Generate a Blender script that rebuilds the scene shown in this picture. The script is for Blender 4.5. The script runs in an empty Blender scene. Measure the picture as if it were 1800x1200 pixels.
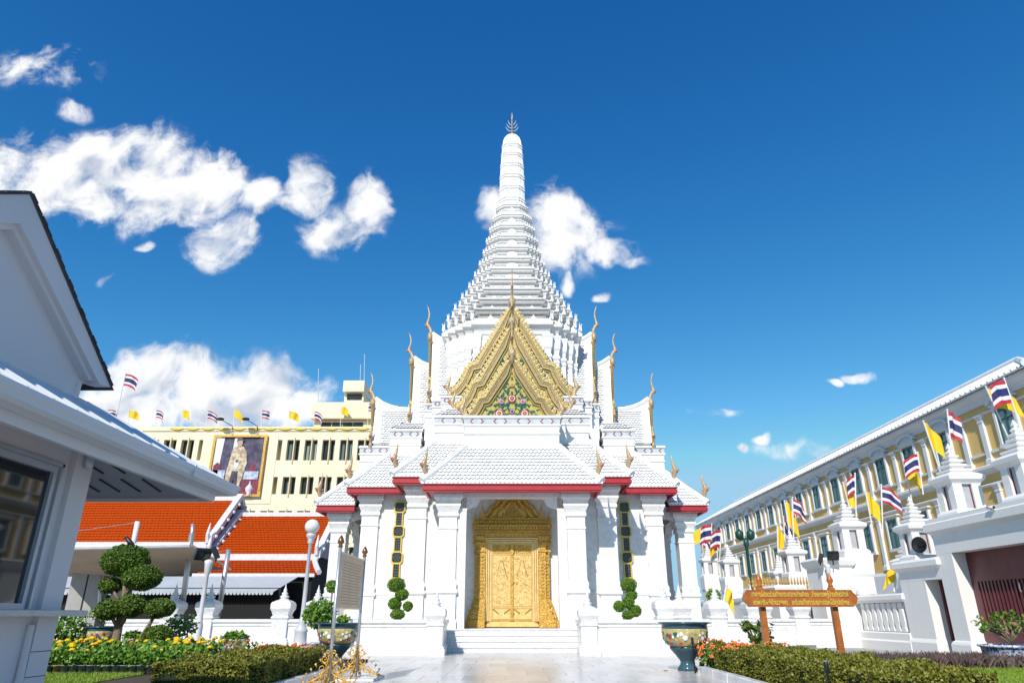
import bpy, math, random
from mathutils import Vector, Matrix, Euler
random.seed(7)
PI = math.pi
SC = bpy.context.scene
COL = SC.collection

# ------------------------------------------------------------------ camera
CAM_H = 1.2
PITCH = math.atan(480 / 1200)
cam_d = bpy.data.cameras.new('camera'); cam_d.lens = 24.0; cam_d.sensor_width = 36.0
cam_d.clip_start = 0.05; cam_d.clip_end = 3000
cam = bpy.data.objects.new('camera', cam_d); COL.objects.link(cam)
cam.location = (0, 0, CAM_H); cam.rotation_euler = (PI / 2 + PITCH, 0, 0)
SC.camera = cam
SP, CP = math.sin(PITCH), math.cos(PITCH)

def ray(u, v):
    """direction ratios X/Y and (Z-h)/Y of a photo point (1800x1200)"""
    d = (600 - v) / 1200.0
    den = CP - d * SP
    return (u - 900) / 1200.0 / den, (SP + d * CP) / den

def at(u, v, Y):
    a, b = ray(u, v)
    return Vector((a * Y, Y, CAM_H + b * Y))

def atx(u, v, X):
    a, b = ray(u, v)
    Y = X / a
    return Vector((X, Y, CAM_H + b * Y))

# ------------------------------------------------------------------ sun, sky, exposure
SUN_EL, SUN_AZ = math.radians(38), math.radians(17)
sdir = Vector((math.sin(SUN_AZ) * math.cos(SUN_EL), math.cos(SUN_AZ) * math.cos(SUN_EL), -math.sin(SUN_EL)))
sl = bpy.data.lights.new('sun', 'SUN'); sl.energy = 3.75; sl.angle = math.radians(0.5); sl.color = (1.0, 0.955, 0.88)
so = bpy.data.objects.new('sun', sl); COL.objects.link(so)
so.rotation_euler = sdir.to_track_quat('-Z', 'Y').to_euler(); so.location = (-20, -40, 60)

SC.view_settings.view_transform = 'Standard'; SC.view_settings.look = 'None'
SC.view_settings.gamma = 1.0; SC.view_settings.exposure = 0.30
SC.view_settings.use_curve_mapping = False

SC.cycles.max_bounces = 6; SC.cycles.diffuse_bounces = 3; SC.cycles.glossy_bounces = 3; SC.cycles.transparent_max_bounces = 4
world = bpy.data.worlds.new('World'); SC.world = world; world.use_nodes = True

class NT:
    """tiny node helper"""
    def __init__(s, tree): s.t = tree; s.n = tree.nodes; s.l = tree.links
    def new(s, typ, **kw):
        n = s.n.new(typ)
        for k, v in kw.items(): setattr(n, k, v)
        return n
    def link(s, a, b): s.l.new(a, b)
    def setin(s, sock, val):
        if isinstance(val, bpy.types.NodeSocket): s.l.new(val, sock)
        else: sock.default_value = val
    def math(s, op, a, b=None, c=None, clamp=False):
        n = s.n.new('ShaderNodeMath'); n.operation = op; n.use_clamp = clamp
        for i, x in enumerate((a, b, c)):
            if x is not None: s.setin(n.inputs[i], x)
        return n.outputs[0]
    def vmath(s, op, a, b=None):
        n = s.n.new('ShaderNodeVectorMath'); n.operation = op
        s.setin(n.inputs[0], a)
        if b is not None: s.setin(n.inputs[1], b)
        return n.outputs['Value'] if op in ('LENGTH', 'DOT_PRODUCT', 'DISTANCE') else n.outputs[0]
    def noise(s, vec, scale, detail=4, rough=.55, dist=0):
        n = s.n.new('ShaderNodeTexNoise'); s.setin(n.inputs['Vector'], vec)
        n.inputs['Scale'].default_value = scale; n.inputs['Detail'].default_value = detail
        n.inputs['Roughness'].default_value = rough; n.inputs['Distortion'].default_value = dist
        return n.outputs['Fac']
    def ramp(s, fac, stops):
        n = s.n.new('ShaderNodeValToRGB'); s.l.new(fac, n.inputs[0])
        e = n.color_ramp.elements
        while len(e) < len(stops): e.new(.5)
        for i, (p, c) in enumerate(stops):
            e[i].position = p; e[i].color = (c[0], c[1], c[2], 1) if not isinstance(c, (int, float)) else (c, c, c, 1)
        return n.outputs[0]
    def mix(s, fac, a, b, typ='MIX'):
        n = s.n.new('ShaderNodeMix'); n.data_type = 'RGBA'; n.blend_type = typ
        s.setin(n.inputs[0], fac)
        for i, x in ((6, a), (7, b)):
            if isinstance(x, (tuple, list)) and len(x) == 3: x = (*x, 1)
            s.setin(n.inputs[i], x)
        return n.outputs[2]
    def maprange(s, v, a, b, c=0., d=1., smooth=True):
        n = s.n.new('ShaderNodeMapRange'); n.interpolation_type = 'SMOOTHSTEP' if smooth else 'LINEAR'
        s.setin(n.inputs[0], v)
        for i, x in enumerate((a, b, c, d)): n.inputs[i + 1].default_value = x
        return n.outputs[0]

def build_sky():
    w = NT(world.node_tree); w.n.clear()
    out = w.new('ShaderNodeOutputWorld'); bg = w.new('ShaderNodeBackground')
    sky = w.new('ShaderNodeTexSky'); sky.sky_type = 'NISHITA'; sky.sun_disc = False
    sky.sun_elevation = SUN_EL; sky.sun_rotation = PI + SUN_AZ
    sky.altitude = 0; sky.air_density = 1.0; sky.dust_density = 0.15; sky.ozone_density = 3.0
    # deep polarised blue of the photograph: one tone curve per channel for the whole sky
    sc_ = w.new('ShaderNodeSeparateColor'); w.link(sky.outputs[0], sc_.inputs[0])
    STR = .085
    bl = w.math('MINIMUM', w.math('MULTIPLY', w.math('POWER', sc_.outputs[2], .80), .166 / STR), .70 / STR)
    gr = w.math('MINIMUM', w.math('MULTIPLY', w.math('POWER', sc_.outputs[1], 1.215), .080 / STR), w.math('MULTIPLY', bl, .735))
    rd_ = w.math('MINIMUM', w.math('MULTIPLY', w.math('POWER', sc_.outputs[0], 2.1), .0228 / STR), w.math('MULTIPLY', bl, .40))
    cc = w.new('ShaderNodeCombineColor'); w.link(rd_, cc.inputs[0]); w.link(gr, cc.inputs[1]); w.link(bl, cc.inputs[2])
    SKYC = cc.outputs[0]
    tc = w.new('ShaderNodeTexCoord'); D = tc.outputs['Generated']
    sep = w.new('ShaderNodeSeparateXYZ'); w.link(D, sep.inputs[0])
    yy = w.math('MAXIMUM', sep.outputs[1], .05)
    px = w.math('DIVIDE', sep.outputs[0], yy); pz = w.math('DIVIDE', sep.outputs[2], yy)
    com = w.new('ShaderNodeCombineXYZ'); w.link(px, com.inputs[0]); w.link(pz, com.inputs[2])
    P = com.outputs[0]
    # warp the plane a little so that the cloud banks get ragged edges
    nz = w.new('ShaderNodeTexNoise'); w.link(P, nz.inputs['Vector']); nz.inputs['Scale'].default_value = 8; nz.inputs['Detail'].default_value = 3
    off = w.vmath('SCALE', w.vmath('SUBTRACT', nz.outputs['Color'], (.5, .5, .5))); off.node.inputs['Scale'].default_value = .10
    PW = w.vmath('ADD', P, off)
    banks = [(78, 122, 85, 36, .62), (130, 190, 26, 14, .5), (110, 305, 160, 64, 1.0), (235, 285, 80, 58, .95), (250, 350, 140, 48, .95), (370, 320, 60, 60, .95),
             (400, 415, 60, 40, 1.0), (455, 350, 45, 28, .9), (20, 290, 70, 55, .85), (535, 335, 36, 42, .95), (590, 400, 66, 32, .95), (640, 375, 34, 55, .95),
             (985, 395, 72, 62, 1.1), (880, 378, 34, 30, .9), (1050, 440, 52, 20, .85), (940, 440, 60, 40, .9),
             (300, 665, 110, 55, 1.1), (420, 700, 150, 55, 1.15), (540, 692, 36, 22, .95), (200, 725, 130, 50, 1.1), (480, 665, 60, 30, .95),
             (1062, 521, 18, 12, .75), (1112, 458, 22, 11, .62), (1072, 456, 16, 10, .6), (992, 495, 16, 12, .7),
             (1520, 667, 26, 9, .7), (1482, 676, 14, 7, .6), (1343, 773, 17, 8, .75), (1311, 788, 13, 10, .75), (258, 434, 16, 11, .65), (195, 487, 26, 7, .45),
             (1250, 722, 50, 10, .4), (1430, 790, 120, 14, .36)]
    tot = None
    for (cx, cy, rx, ry, s) in banks:
        a, b = ray(cx, cy); a2, _ = ray(cx + rx, cy); _, b2 = ray(cx, cy - ry)
        rxp, rzp = abs(a2 - a) * 1.12, abs(b2 - b) * 1.12
        v = w.vmath('SUBTRACT', PW, (a, 0, b))
        v = w.vmath('MULTIPLY', v, (1 / rxp, 0, 1 / rzp))
        ln = w.vmath('LENGTH', v)
        m = w.maprange(ln, 0.25, 1.55, s, 0.)
        tot = m if tot is None else w.math('MAXIMUM', tot, m)
    front = w.maprange(sep.outputs[1], .2, .35)
    tot = w.math('MULTIPLY', tot, front)
    # the same kind of scattered cloud over the rest of the sky
    gen = w.maprange(w.noise(D, 2.2, 3, .5), .56, .74, 0., .9)
    back = w.maprange(sep.outputs[1], -.1, .2, 1., 0.)
    tot = w.math('MAXIMUM', tot, w.math('MULTIPLY', gen, back))
    f1 = w.noise(PW, 11, 8, .6, .05); f2 = w.noise(PW, 34, 5, .6, .05)
    det = w.math('ADD', w.math('MULTIPLY', f1, .8), w.math('MULTIPLY', f2, .2))
    dens = w.math('ADD', tot, w.math('MULTIPLY', w.math('SUBTRACT', det, .5), 3.5))
    alpha = w.maprange(dens, .16, 1.0)
    alpha = w.math('MULTIPLY', alpha, w.maprange(tot, .03, .38))
    # lit from the upper left behind the viewer: compare with the density towards the light
    PU = w.vmath('ADD', PW, (-.018, 0, .045))
    f3 = w.noise(PU, 11, 4, .5, .05); f5 = w.noise(PW, 11, 4, .5, .05); f4 = w.noise(P, 5.5, 3, .5)
    lit = w.maprange(w.math('ADD', w.math('SUBTRACT', f5, f3), w.math('MULTIPLY', w.math('SUBTRACT', f4, .5), .35)), -.26, .05)
    ccol = w.mix(lit, (5.7, 6.3, 7.4), (9.6, 9.7, 9.8))
    fin = w.mix(alpha, SKYC, ccol)
    w.link(fin, bg.inputs[0]); bg.inputs[1].default_value = STR
    w.link(bg.outputs[0], out.inputs[0])
build_sky()

# ------------------------------------------------------------------ mesh builder
class MB:
    def __init__(s): s.v = []; s.f = []; s.m = []
    def add(s, vs, fs, mi=0):
        o = len(s.v); s.v += [tuple(p) for p in vs]
        for f in fs: s.f.append(tuple(i + o for i in f)); s.m.append(mi)
        return s
    def box(s, x0, x1, y0, y1, z0, z1, mi=0):
        return s.add([(x0, y0, z0), (x1, y0, z0), (x1, y1, z0), (x0, y1, z0), (x0, y0, z1), (x1, y0, z1), (x1, y1, z1), (x0, y1, z1)],
                     [(3, 2, 1, 0), (4, 5, 6, 7), (0, 1, 5, 4), (1, 2, 6, 5), (2, 3, 7, 6), (3, 0, 4, 7)], mi)
    def loft(s, rings, mi=0, cap=True, closed=True):
        n = len(rings[0]); vs = [p for r in rings for p in r]; fs = []
        for k in range(len(rings) - 1):
            for i in range(n if closed else n - 1):
                j = (i + 1) % n
                fs.append((k * n + i, k * n + j, (k + 1) * n + j, (k + 1) * n + i))
        if cap:
            fs.append(tuple(range(n))[::-1]); fs.append(tuple((len(rings) - 1) * n + i for i in range(n)))
        return s.add(vs, fs, mi)
    def prism(s, poly, lo, hi, plane='xz', mi=0):
        def P(a, b, h):
            return {'xy': (a, b, h), 'xz': (a, h, b), 'yz': (h, a, b)}[plane]
        return s.loft([[P(a, b, lo) for a, b in poly], [P(a, b, hi) for a, b in poly]], mi)
    def lathe(s, prof, c=(0, 0, 0), n=16, mi=0):
        rings = [[(c[0] + r * math.cos(2 * PI * i / n), c[1] + r * math.sin(2 * PI * i / n), c[2] + z) for i in range(n)] for r, z in prof]
        return s.loft(rings, mi)
    def square(s, prof, c=(0, 0, 0), ry=None, mi=0):
        """square section lofted along z; prof = [(half, z)]"""
        rings = []
        for r, z in prof:
            q = r if ry is None else r + ry
            rings.append([(c[0] - r, c[1] - q, c[2] + z), (c[0] + r, c[1] - q, c[2] + z), (c[0] + r, c[1] + q, c[2] + z), (c[0] - r, c[1] + q, c[2] + z)])
        return s.loft(rings, mi)
    def rect(s, x0, x1, y0, y1, prof, mi=0):
        """box with a moulded profile: prof = [(extra, z)]"""
        return s.loft([[(x0 - e, y0 - e, z), (x1 + e, y0 - e, z), (x1 + e, y1 + e, z), (x0 - e, y1 + e, z)] for e, z in prof], mi)
    def tube(s, pts, rad, n=8, mi=0, flat=1.0):
        pts = [Vector(p) for p in pts]
        if not isinstance(rad, (list, tuple)): rad = [rad] * len(pts)
        rings = []; up = None
        for i, p in enumerate(pts):
            t = (pts[min(i + 1, len(pts) - 1)] - pts[max(i - 1, 0)])
            if t.length < 1e-9: t = Vector((0, 0, 1))
            t.normalize()
            if up is None:
                up = Vector((1, 0, 0)) if abs(t.x) < .9 else Vector((0, 1, 0))
            a = (up - t * up.dot(t)).normalized(); b = t.cross(a); up = a
            rings.append([tuple(p + a * (rad[i] * flat * math.cos(2 * PI * k / n)) + b * (rad[i] * math.sin(2 * PI * k / n))) for k in range(n)])
        return s.loft(rings, mi)
    def sphere(s, c, rx, ry, rz, n=12, m=8, mi=0):
        rings = []
        for j in range(m + 1):
            a = -PI / 2 + PI * j / m; r = max(math.cos(a), 1e-3)
            rings.append([(c[0] + rx * r * math.cos(2 * PI * i / n), c[1] + ry * r * math.sin(2 * PI * i / n), c[2] + rz * math.sin(a)) for i in range(n)])
        return s.loft(rings, mi)
    def quad(s, a, b, c, d, mi=0): return s.add([a, b, c, d], [(0, 1, 2, 3)], mi)
    def mesh(s, name, mats, smooth=False):
        me = bpy.data.meshes.new(name); me.from_pydata(s.v, [], s.f)
        for m in (mats if isinstance(mats, (list, tuple)) else [mats]): me.materials.append(m)
        if any(s.m): me.polygons.foreach_set('material_index', s.m)
        if smooth: me.polygons.foreach_set('use_smooth', [True] * len(s.f))
        me.update()
        return me
    def build(s, name, mats, parent=None, smooth=False, loc=None):
        o = bpy.data.objects.new(name, s.mesh(name, mats, smooth)); COL.objects.link(o)
        if parent is not None: o.parent = parent
        if loc is not None: o.location = loc
        return o

def inst(name, mesh, parent, loc=(0, 0, 0), rot=(0, 0, 0), scale=(1, 1, 1)):
    o = bpy.data.objects.new(name, mesh); COL.objects.link(o); o.parent = parent
    o.location = loc; o.rotation_euler = rot; o.scale = scale if not isinstance(scale, (int, float)) else (scale,) * 3
    return o
def tag(o, label=None, cat=None, group=None, kind=None):
    for k, v in (('label', label), ('category', cat), ('group', group), ('kind', kind)):
        if v: o[k] = v
    return o
def thing(name, label, cat, loc=(0, 0, 0), rz=0, group=None):
    o = bpy.data.objects.new(name, None); COL.objects.link(o); o.location = loc; o.rotation_euler = (0, 0, rz)
    o.empty_display_size = .2
    return tag(o, label, cat, group)

# ------------------------------------------------------------------ materials
def pmat(name, col, rough=.6, metal=0., col2=None, scale=4., lo=.35, hi=.65, bump=0., bscale=40., detail=4, spec=.5, coord='Object'):
    m = bpy.data.materials.new(name); m.use_nodes = True
    t = NT(m.node_tree); b = m.node_tree.nodes['Principled BSDF']
    b.inputs['Roughness'].default_value = rough; b.inputs['Metallic'].default_value = metal
    b.inputs['Specular IOR Level'].default_value = spec
    tc = t.new('ShaderNodeTexCoord'); V = tc.outputs[coord]
    if col2 is None: col2 = tuple(c * .88 for c in col)
    n = t.noise(V, scale, detail)
    t.link(t.ramp(n, [(lo, col), (hi, col2)]), b.inputs['Base Color'])
    if bump:
        bn = t.new('ShaderNodeBump'); bn.inputs['Strength'].default_value = bump; bn.inputs['Distance'].default_value = .03
        t.link(t.noise(V, bscale, 5), bn.inputs['Height']); t.link(bn.outputs[0], b.inputs['Normal'])
    return m

def marble(name, base=(.80, .785, .765), vein=(.54, .53, .54), rough=.32, scale=1.1):
    m = bpy.data.materials.new(name); m.use_nodes = True
    t = NT(m.node_tree); b = m.node_tree.nodes['Principled BSDF']; b.inputs['Roughness'].default_value = rough
    V = t.new('ShaderNodeTexCoord').outputs['Object']
    n1 = t.noise(V, scale, 8, .62, 1.6)
    veins = t.maprange(t.math('ABSOLUTE', t.math('SUBTRACT', n1, .5)), 0., .035, 1., 0.)
    cloud = t.maprange(t.noise(V, scale * .7, 5, .6), .42, .72, 0., .45)
    c = t.mix(t.math('MULTIPLY', veins, .55), (*base,), vein)
    c = t.mix(cloud, c, tuple(x * .9 for x in base))
    t.link(c, b.inputs['Base Color'])
    return m

def weathered(name, col, rough=.6, stain=(.50, .49, .45), amount=.42, bump=.1):
    """painted masonry: vertical rain streaks and blotches of old grime on a clean base"""
    m = bpy.data.materials.new(name); m.use_nodes = True
    t = NT(m.node_tree); b = m.node_tree.nodes['Principled BSDF']; b.inputs['Roughness'].default_value = rough
    V = t.new('ShaderNodeTexCoord').outputs['Object']
    st = t.noise(t.vmath('MULTIPLY', V, (5.5, 5.5, .45)), 1.0, 6, .65)
    bl = t.noise(V, 1.1, 6, .6)
    f = t.math('MULTIPLY', t.maprange(st, .52, .78), t.maprange(bl, .36, .66))
    fine = t.maprange(t.noise(V, 9, 5, .6), .45, .75, 0., .16)
    c = t.mix(t.math('MULTIPLY', f, amount), (*col,), stain); c = t.mix(fine, c, tuple(x * .84 for x in col))
    t.link(c, b.inputs['Base Color'])
    bn = t.new('ShaderNodeBump'); bn.inputs['Strength'].default_value = bump; bn.inputs['Distance'].default_value = .02
    t.link(t.noise(V, 26, 5), bn.inputs['Height']); t.link(bn.outputs[0], b.inputs['Normal'])
    return m

def mosaic(name, cols, scale=22, rough=.4, metal=.25, bump=.6):
    """gilt glass-mosaic: little cells of different tints with relief"""
    m = bpy.data.materials.new(name); m.use_nodes = True
    t = NT(m.node_tree); b = m.node_tree.nodes['Principled BSDF']
    b.inputs['Roughness'].default_value = rough; b.inputs['Metallic'].default_value = metal
    V = t.new('ShaderNodeTexCoord').outputs['Object']
    vo = t.new('ShaderNodeTexVoronoi'); vo.inputs['Scale'].default_value = scale; t.link(V, vo.inputs['Vector'])
    sp = t.new('ShaderNodeSeparateColor'); t.link(vo.outputs['Color'], sp.inputs[0])
    st = [(i / max(1, len(cols) - 1), c) for i, c in enumerate(cols)]
    r = t.ramp(sp.outputs[0], st)
    big = t.maprange(t.noise(V, 2.2, 3), .38, .64, 0., .45)
    t.link(t.mix(big, r, cols[0]), b.inputs['Base Color'])
    bn = t.new('ShaderNodeBump'); bn.inputs['Strength'].default_value = bump; bn.inputs['Distance'].default_value = .02
    t.link(vo.outputs['Distance'], bn.inputs['Height']); t.link(bn.outputs[0], b.inputs['Normal'])
    return m

def leafmat(name, a, b_, c=None, scale=9):
    m = bpy.data.materials.new(name); m.use_nodes = True
    t = NT(m.node_tree); b = m.node_tree.nodes['Principled BSDF']; b.inputs['Roughness'].default_value = .5
    b.inputs['Specular IOR Level'].default_value = .35
    V = t.new('ShaderNodeTexCoord').outputs['Object']
    wn = t.new('ShaderNodeTexWhiteNoise')
    sn = t.vmath('SNAP', V, (.035, .035, .035)); t.link(sn, wn.inputs['Vector'])
    big = t.noise(V, scale * .35, 3)
    f = t.math('ADD', t.math('MULTIPLY', wn.outputs[0], .6), t.math('MULTIPLY', big, .4))
    st = [(.2, a), (.75, b_)] if c is None else [(.15, a), (.55, b_), (.85, c)]
    t.link(t.ramp(f, st), b.inputs['Base Color'])
    return m

M = {}
M['white'] = weathered('white_limewash', (.79, .775, .75), .62, amount=.55)
M['spire'] = weathered('white_stucco', (.77, .755, .735), .6, (.40, .39, .36), .75, .25)
M['marble'] = marble('white_marble')
M['marble2'] = marble('plinth_marble', (.76, .755, .745), (.47, .47, .49), .28, 1.7)
M['wtile'] = pmat('white_glazed_tile', (.80, .80, .795), .34, col2=(.62, .625, .63), scale=7, lo=.45, hi=.8)
M['tedge'] = pmat('dark_tile_edge', (.15, .145, .145), .7, col2=(.27, .26, .255), scale=5)  # darker tone on the lower edge faces of each tile
M['spgrey'] = pmat('grey_stucco', (.60, .59, .57), .7, col2=(.78, .78, .77), scale=9, lo=.4, hi=.62, bump=.3, bscale=40)  # slightly greyer stucco that sets the ring mouldings off from the spire
M['wcap'] = pmat('white_ridge_plaster', (.82, .82, .82), .55, col2=(.73, .73, .72), scale=2)
M['red'] = pmat('red_lacquer_fascia', (.42, .028, .035), .4, col2=(.36, .022, .03), scale=3)
M['gold'] = pmat('gilding', (.74, .46, .11), .32, .45, col2=(.50, .27, .04), scale=14, bump=.35, bscale=60)
M['goldpl'] = pmat('plain_gold_leaf', (.84, .60, .25), .36, .22, col2=(.74, .48, .16), scale=5, bump=.12, bscale=50)
M['goldcv'] = mosaic('carved_gold', [(.58, .33, .05), (.74, .47, .11), (.28, .14, .02), (.66, .39, .07)], 30, .34, .3, 1.0)
M['golddk'] = pmat('gold_line', (.30, .17, .03), .4, .4, scale=20)
M['gmos'] = mosaic('gold_mosaic', [(.50, .35, .07), (.38, .28, .15), (.58, .41, .06), (.25, .19, .14), (.52, .38, .11)], 24, .38, .3)
M['ymos'] = mosaic('yellow_mosaic', [(.62, .48, .09), (.54, .43, .18), (.46, .30, .05), (.66, .52, .15)], 30, .4, .15, .5)
M['bmos'] = mosaic('bargeboard_mosaic', [(.36, .27, .14), (.44, .33, .15), (.27, .21, .16), (.50, .35, .08)], 30, .4, .25, .6)
M['edge'] = pmat('gilt_edge', (.62, .47, .20), .35, .4, scale=20)
M['naga'] = mosaic('naga_mosaic', [(.46, .34, .18), (.50, .26, .16), (.56, .44, .20), (.42, .34, .24)], 20, .4, .2, .7)
M['nred'] = pmat('naga_head_red', (.36, .09, .05), .45, col2=(.42, .22, .10), scale=14)
M['green'] = pmat('green_glass', (.01, .10, .085), .22, col2=(.03, .17, .12), scale=12)
M['petred'] = pmat('petal_red', (.42, .04, .05), .35); M['petpink'] = pmat('petal_pink', (.55, .18, .36), .35)
M['petwhite'] = pmat('petal_white', (.78, .76, .74), .35); M['petyel'] = pmat('petal_yellow', (.80, .42, .03), .35)
M['petpur'] = pmat('petal_violet', (.13, .06, .28), .35)
M['band'] = pmat('grey_glass_band', (.46, .50, .54), .25, col2=(.58, .60, .62), scale=6); M['chev'] = pmat('maroon_chevron', (.26, .05, .08), .35)
M['wframe'] = pmat('yellow_window_frame', (.72, .52, .08), .4, .2); M['pane'] = pmat('dark_pane', (.015, .02, .024), .08, col2=(.03, .035, .04))
M['lattice'] = pmat('lead_lattice', (.17, .19, .21), .45)
M['tile'] = marble('floor_marble', (.62, .585, .55), (.46, .43, .41), .22, .8)
M['tile2'] = marble('floor_marble_warm', (.58, .53, .48), (.43, .40, .37), .25, 1.1)
M['tile3'] = marble('floor_marble_grey', (.52, .50, .49), (.40, .39, .39), .2, 1.3)
M['ground'] = pmat('concrete_ground', (.40, .385, .36), .8, col2=(.33, .32, .30), scale=.6)
M['soil'] = pmat('soil', (.10, .07, .045), .95, col2=(.06, .04, .025), scale=8, bump=.6)
M['kpaint'] = pmat('kiosk_paint', (.70, .655, .655), .5, col2=(.66, .62, .62), scale=.9)
M['kalu'] = pmat('aluminium_frame', (.50, .53, .58), .35, .3); M['kwhite'] = pmat('gutter_white', (.66, .67, .69), .38, col2=(.62, .63, .65), scale=1.2)
M['kroof'] = pmat('kiosk_roof_sheet', (.72, .73, .75), .3, .2, scale=2); M['shingle'] = pmat('dark_shingle', (.035, .04, .045), .7, col2=(.07, .07, .075), scale=9)
M['glass'] = pmat('tinted_glass', (.012, .013, .015), .03, col2=(.02, .02, .022), spec=.8)
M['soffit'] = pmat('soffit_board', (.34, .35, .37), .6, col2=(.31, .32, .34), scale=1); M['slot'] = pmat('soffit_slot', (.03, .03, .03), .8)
M['counter'] = marble('counter_stone', (.58, .54, .50), (.42, .38, .36), .3, 3)
M['cream'] = pmat('cream_render', (.84, .74, .53), .7, col2=(.78, .68, .47), scale=.25); M['creamd'] = pmat('cream_fin', (.72, .60, .38), .7)
M['ocre'] = pmat('ochre_render', (.80, .53, .18), .7, col2=(.72, .46, .15), scale=.5); M['trim'] = pmat('white_trim', (.76, .755, .745), .6, col2=(.69, .685, .675), scale=.8)
M['greenw'] = pmat('green_window_wood', (.02, .10, .085), .4); M['curtain'] = pmat('pale_curtain_glass', (.33, .40, .40), .15, col2=(.24, .31, .32), scale=1.5)
M['ograt'] = pmat('orange_roof_tile', (.55, .072, .001), .75, spec=.12, col2=(.42, .045, .001), scale=26, lo=.3, hi=.7, bump=.5, bscale=55)
M['hallw'] = pmat('hall_white', (.70, .68, .70), .6); M['halls'] = pmat('hall_lilac_gable', (.42, .36, .40), .7)
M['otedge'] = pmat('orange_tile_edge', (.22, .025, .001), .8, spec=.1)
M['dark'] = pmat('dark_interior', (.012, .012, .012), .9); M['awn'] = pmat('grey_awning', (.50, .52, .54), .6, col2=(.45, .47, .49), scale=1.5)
M['canopy'] = pmat('beige_canopy', (.46, .36, .25), .7, col2=(.38, .29, .20), scale=.7); M['steel'] = pmat('brushed_steel', (.60, .59, .58), .38, .7)
M['post'] = pmat('grey_post', (.34, .33, .32), .6); M['maroon'] = pmat('maroon_door', (.15, .026, .03), .38, col2=(.11, .018, .022), scale=3)
M['black'] = pmat('black_metal', (.012, .012, .013), .45); M['dgreen'] = pmat('dark_green_paint', (.008, .07, .05), .4)
M['globe'] = pmat('opal_globe', (.80, .79, .76), .25); M['lpost'] = pmat('silver_grey_paint', (.56, .57, .60), .4)
M['wood'] = pmat('varnished_teak', (.46, .15, .025), .35, col2=(.34, .095, .016), scale=5, bump=.1); M['letter'] = pmat('gold_letters', (.85, .56, .10), .4, .3)
M['fr'] = pmat('flag_red', (.50, .02, .045), .7); M['fw'] = pmat('flag_white', (.78, .77, .77), .7); M['fb'] = pmat('flag_blue', (.022, .022, .13), .7)
M['fy'] = pmat('flag_yellow', (.85, .55, .01), .7, col2=(.78, .47, .008), scale=3); M['pole'] = pmat('white_pole', (.74, .73, .73), .4)
M['bark'] = pmat('bark', (.30, .21, .14), .85, col2=(.19, .125, .08), scale=12, bump=.6, bscale=30)
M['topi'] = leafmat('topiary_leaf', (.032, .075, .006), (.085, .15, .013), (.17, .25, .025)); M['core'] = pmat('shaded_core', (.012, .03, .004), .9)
M['topl'] = leafmat('light_topiary_leaf', (.06, .14, .008), (.13, .25, .016), (.20, .34, .03))
M['hedge'] = leafmat('hedge_leaf', (.08, .095, .008), (.18, .18, .02), (.31, .28, .045)); M['bush'] = leafmat('bush_leaf', (.05, .12, .012), (.11, .23, .02), (.19, .33, .04))
M['rhoeo'] = leafmat('rhoeo_leaf', (.055, .10, .035), (.12, .045, .085), (.20, .16, .09)); M['grass'] = leafmat('lawn_grass', (.11, .19, .015), (.19, .29, .025), (.29, .36, .05))
M['marig'] = pmat('marigold_yellow', (.86, .56, .0), .6, col2=(.80, .44, .0), scale=30); M['ixora'] = pmat('ixora_orange', (.80, .22, .03), .6, col2=(.66, .12, .02), scale=40)
M['wflower'] = pmat('white_petals', (.75, .74, .62), .6); M['pinkf'] = pmat('pink_petals', (.62, .10, .22), .6)
M['npot'] = pmat('nursery_pot', (.17, .17, .20), .55, col2=(.30, .30, .33), scale=14); M['clay'] = pmat('clay_pot', (.40, .24, .10), .7)
M['bwpot'] = pmat('blue_white_china', (.68, .70, .74), .2, col2=(.08, .12, .34), scale=16, lo=.5, hi=.58)
M['teal'] = pmat('teal_glaze', (.03, .075, .11), .18, col2=(.05, .12, .14), scale=3); M['potrel'] = mosaic('painted_relief', [(.48, .42, .18), (.56, .44, .10), (.40, .36, .22), (.30, .28, .16)], 12, .3, 0, .8)
M['paper'] = pmat('board_panel', (.82, .60, .38), .5, col2=(.70, .47, .28), scale=1.4); M['ink'] = pmat('printed_lines', (.45, .33, .22), .6)
M['bird'] = pmat('crow_feathers', (.01, .01, .012), .45); M['skin'] = pmat('printed_skin', (.55, .33, .24), .7); M['robe'] = pmat('printed_robe', (.66, .55, .40), .7, col2=(.34, .24, .14), scale=3.2, lo=.4, hi=.62)
M['navy'] = pmat('printed_navy', (.035, .03, .06), .7, col2=(.13, .11, .18), scale=1.2, lo=.4, hi=.7); M['pred'] = pmat('printed_red', (.32, .03, .05), .7, col2=(.10, .03, .06), scale=2.5, lo=.4, hi=.6); M['pblue'] = pmat('printed_blue', (.60, .62, .70), .7, col2=(.28, .34, .52), scale=3, lo=.4, hi=.6)
M['iron'] = pmat('maroon_iron', (.10, .015, .03), .5)

def vary_by_object(m, a, b_):
    t = NT(m.node_tree); oi = t.new('ShaderNodeObjectInfo'); p = m.node_tree.nodes['Principled BSDF']
    t.link(t.ramp(oi.outputs['Random'], [(0, a), (.55, b_), (1, tuple(x * .35 for x in a))]), p.inputs['Base Color'])
vary_by_object(M['curtain'], (.36, .42, .42), (.16, .22, .23))
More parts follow.
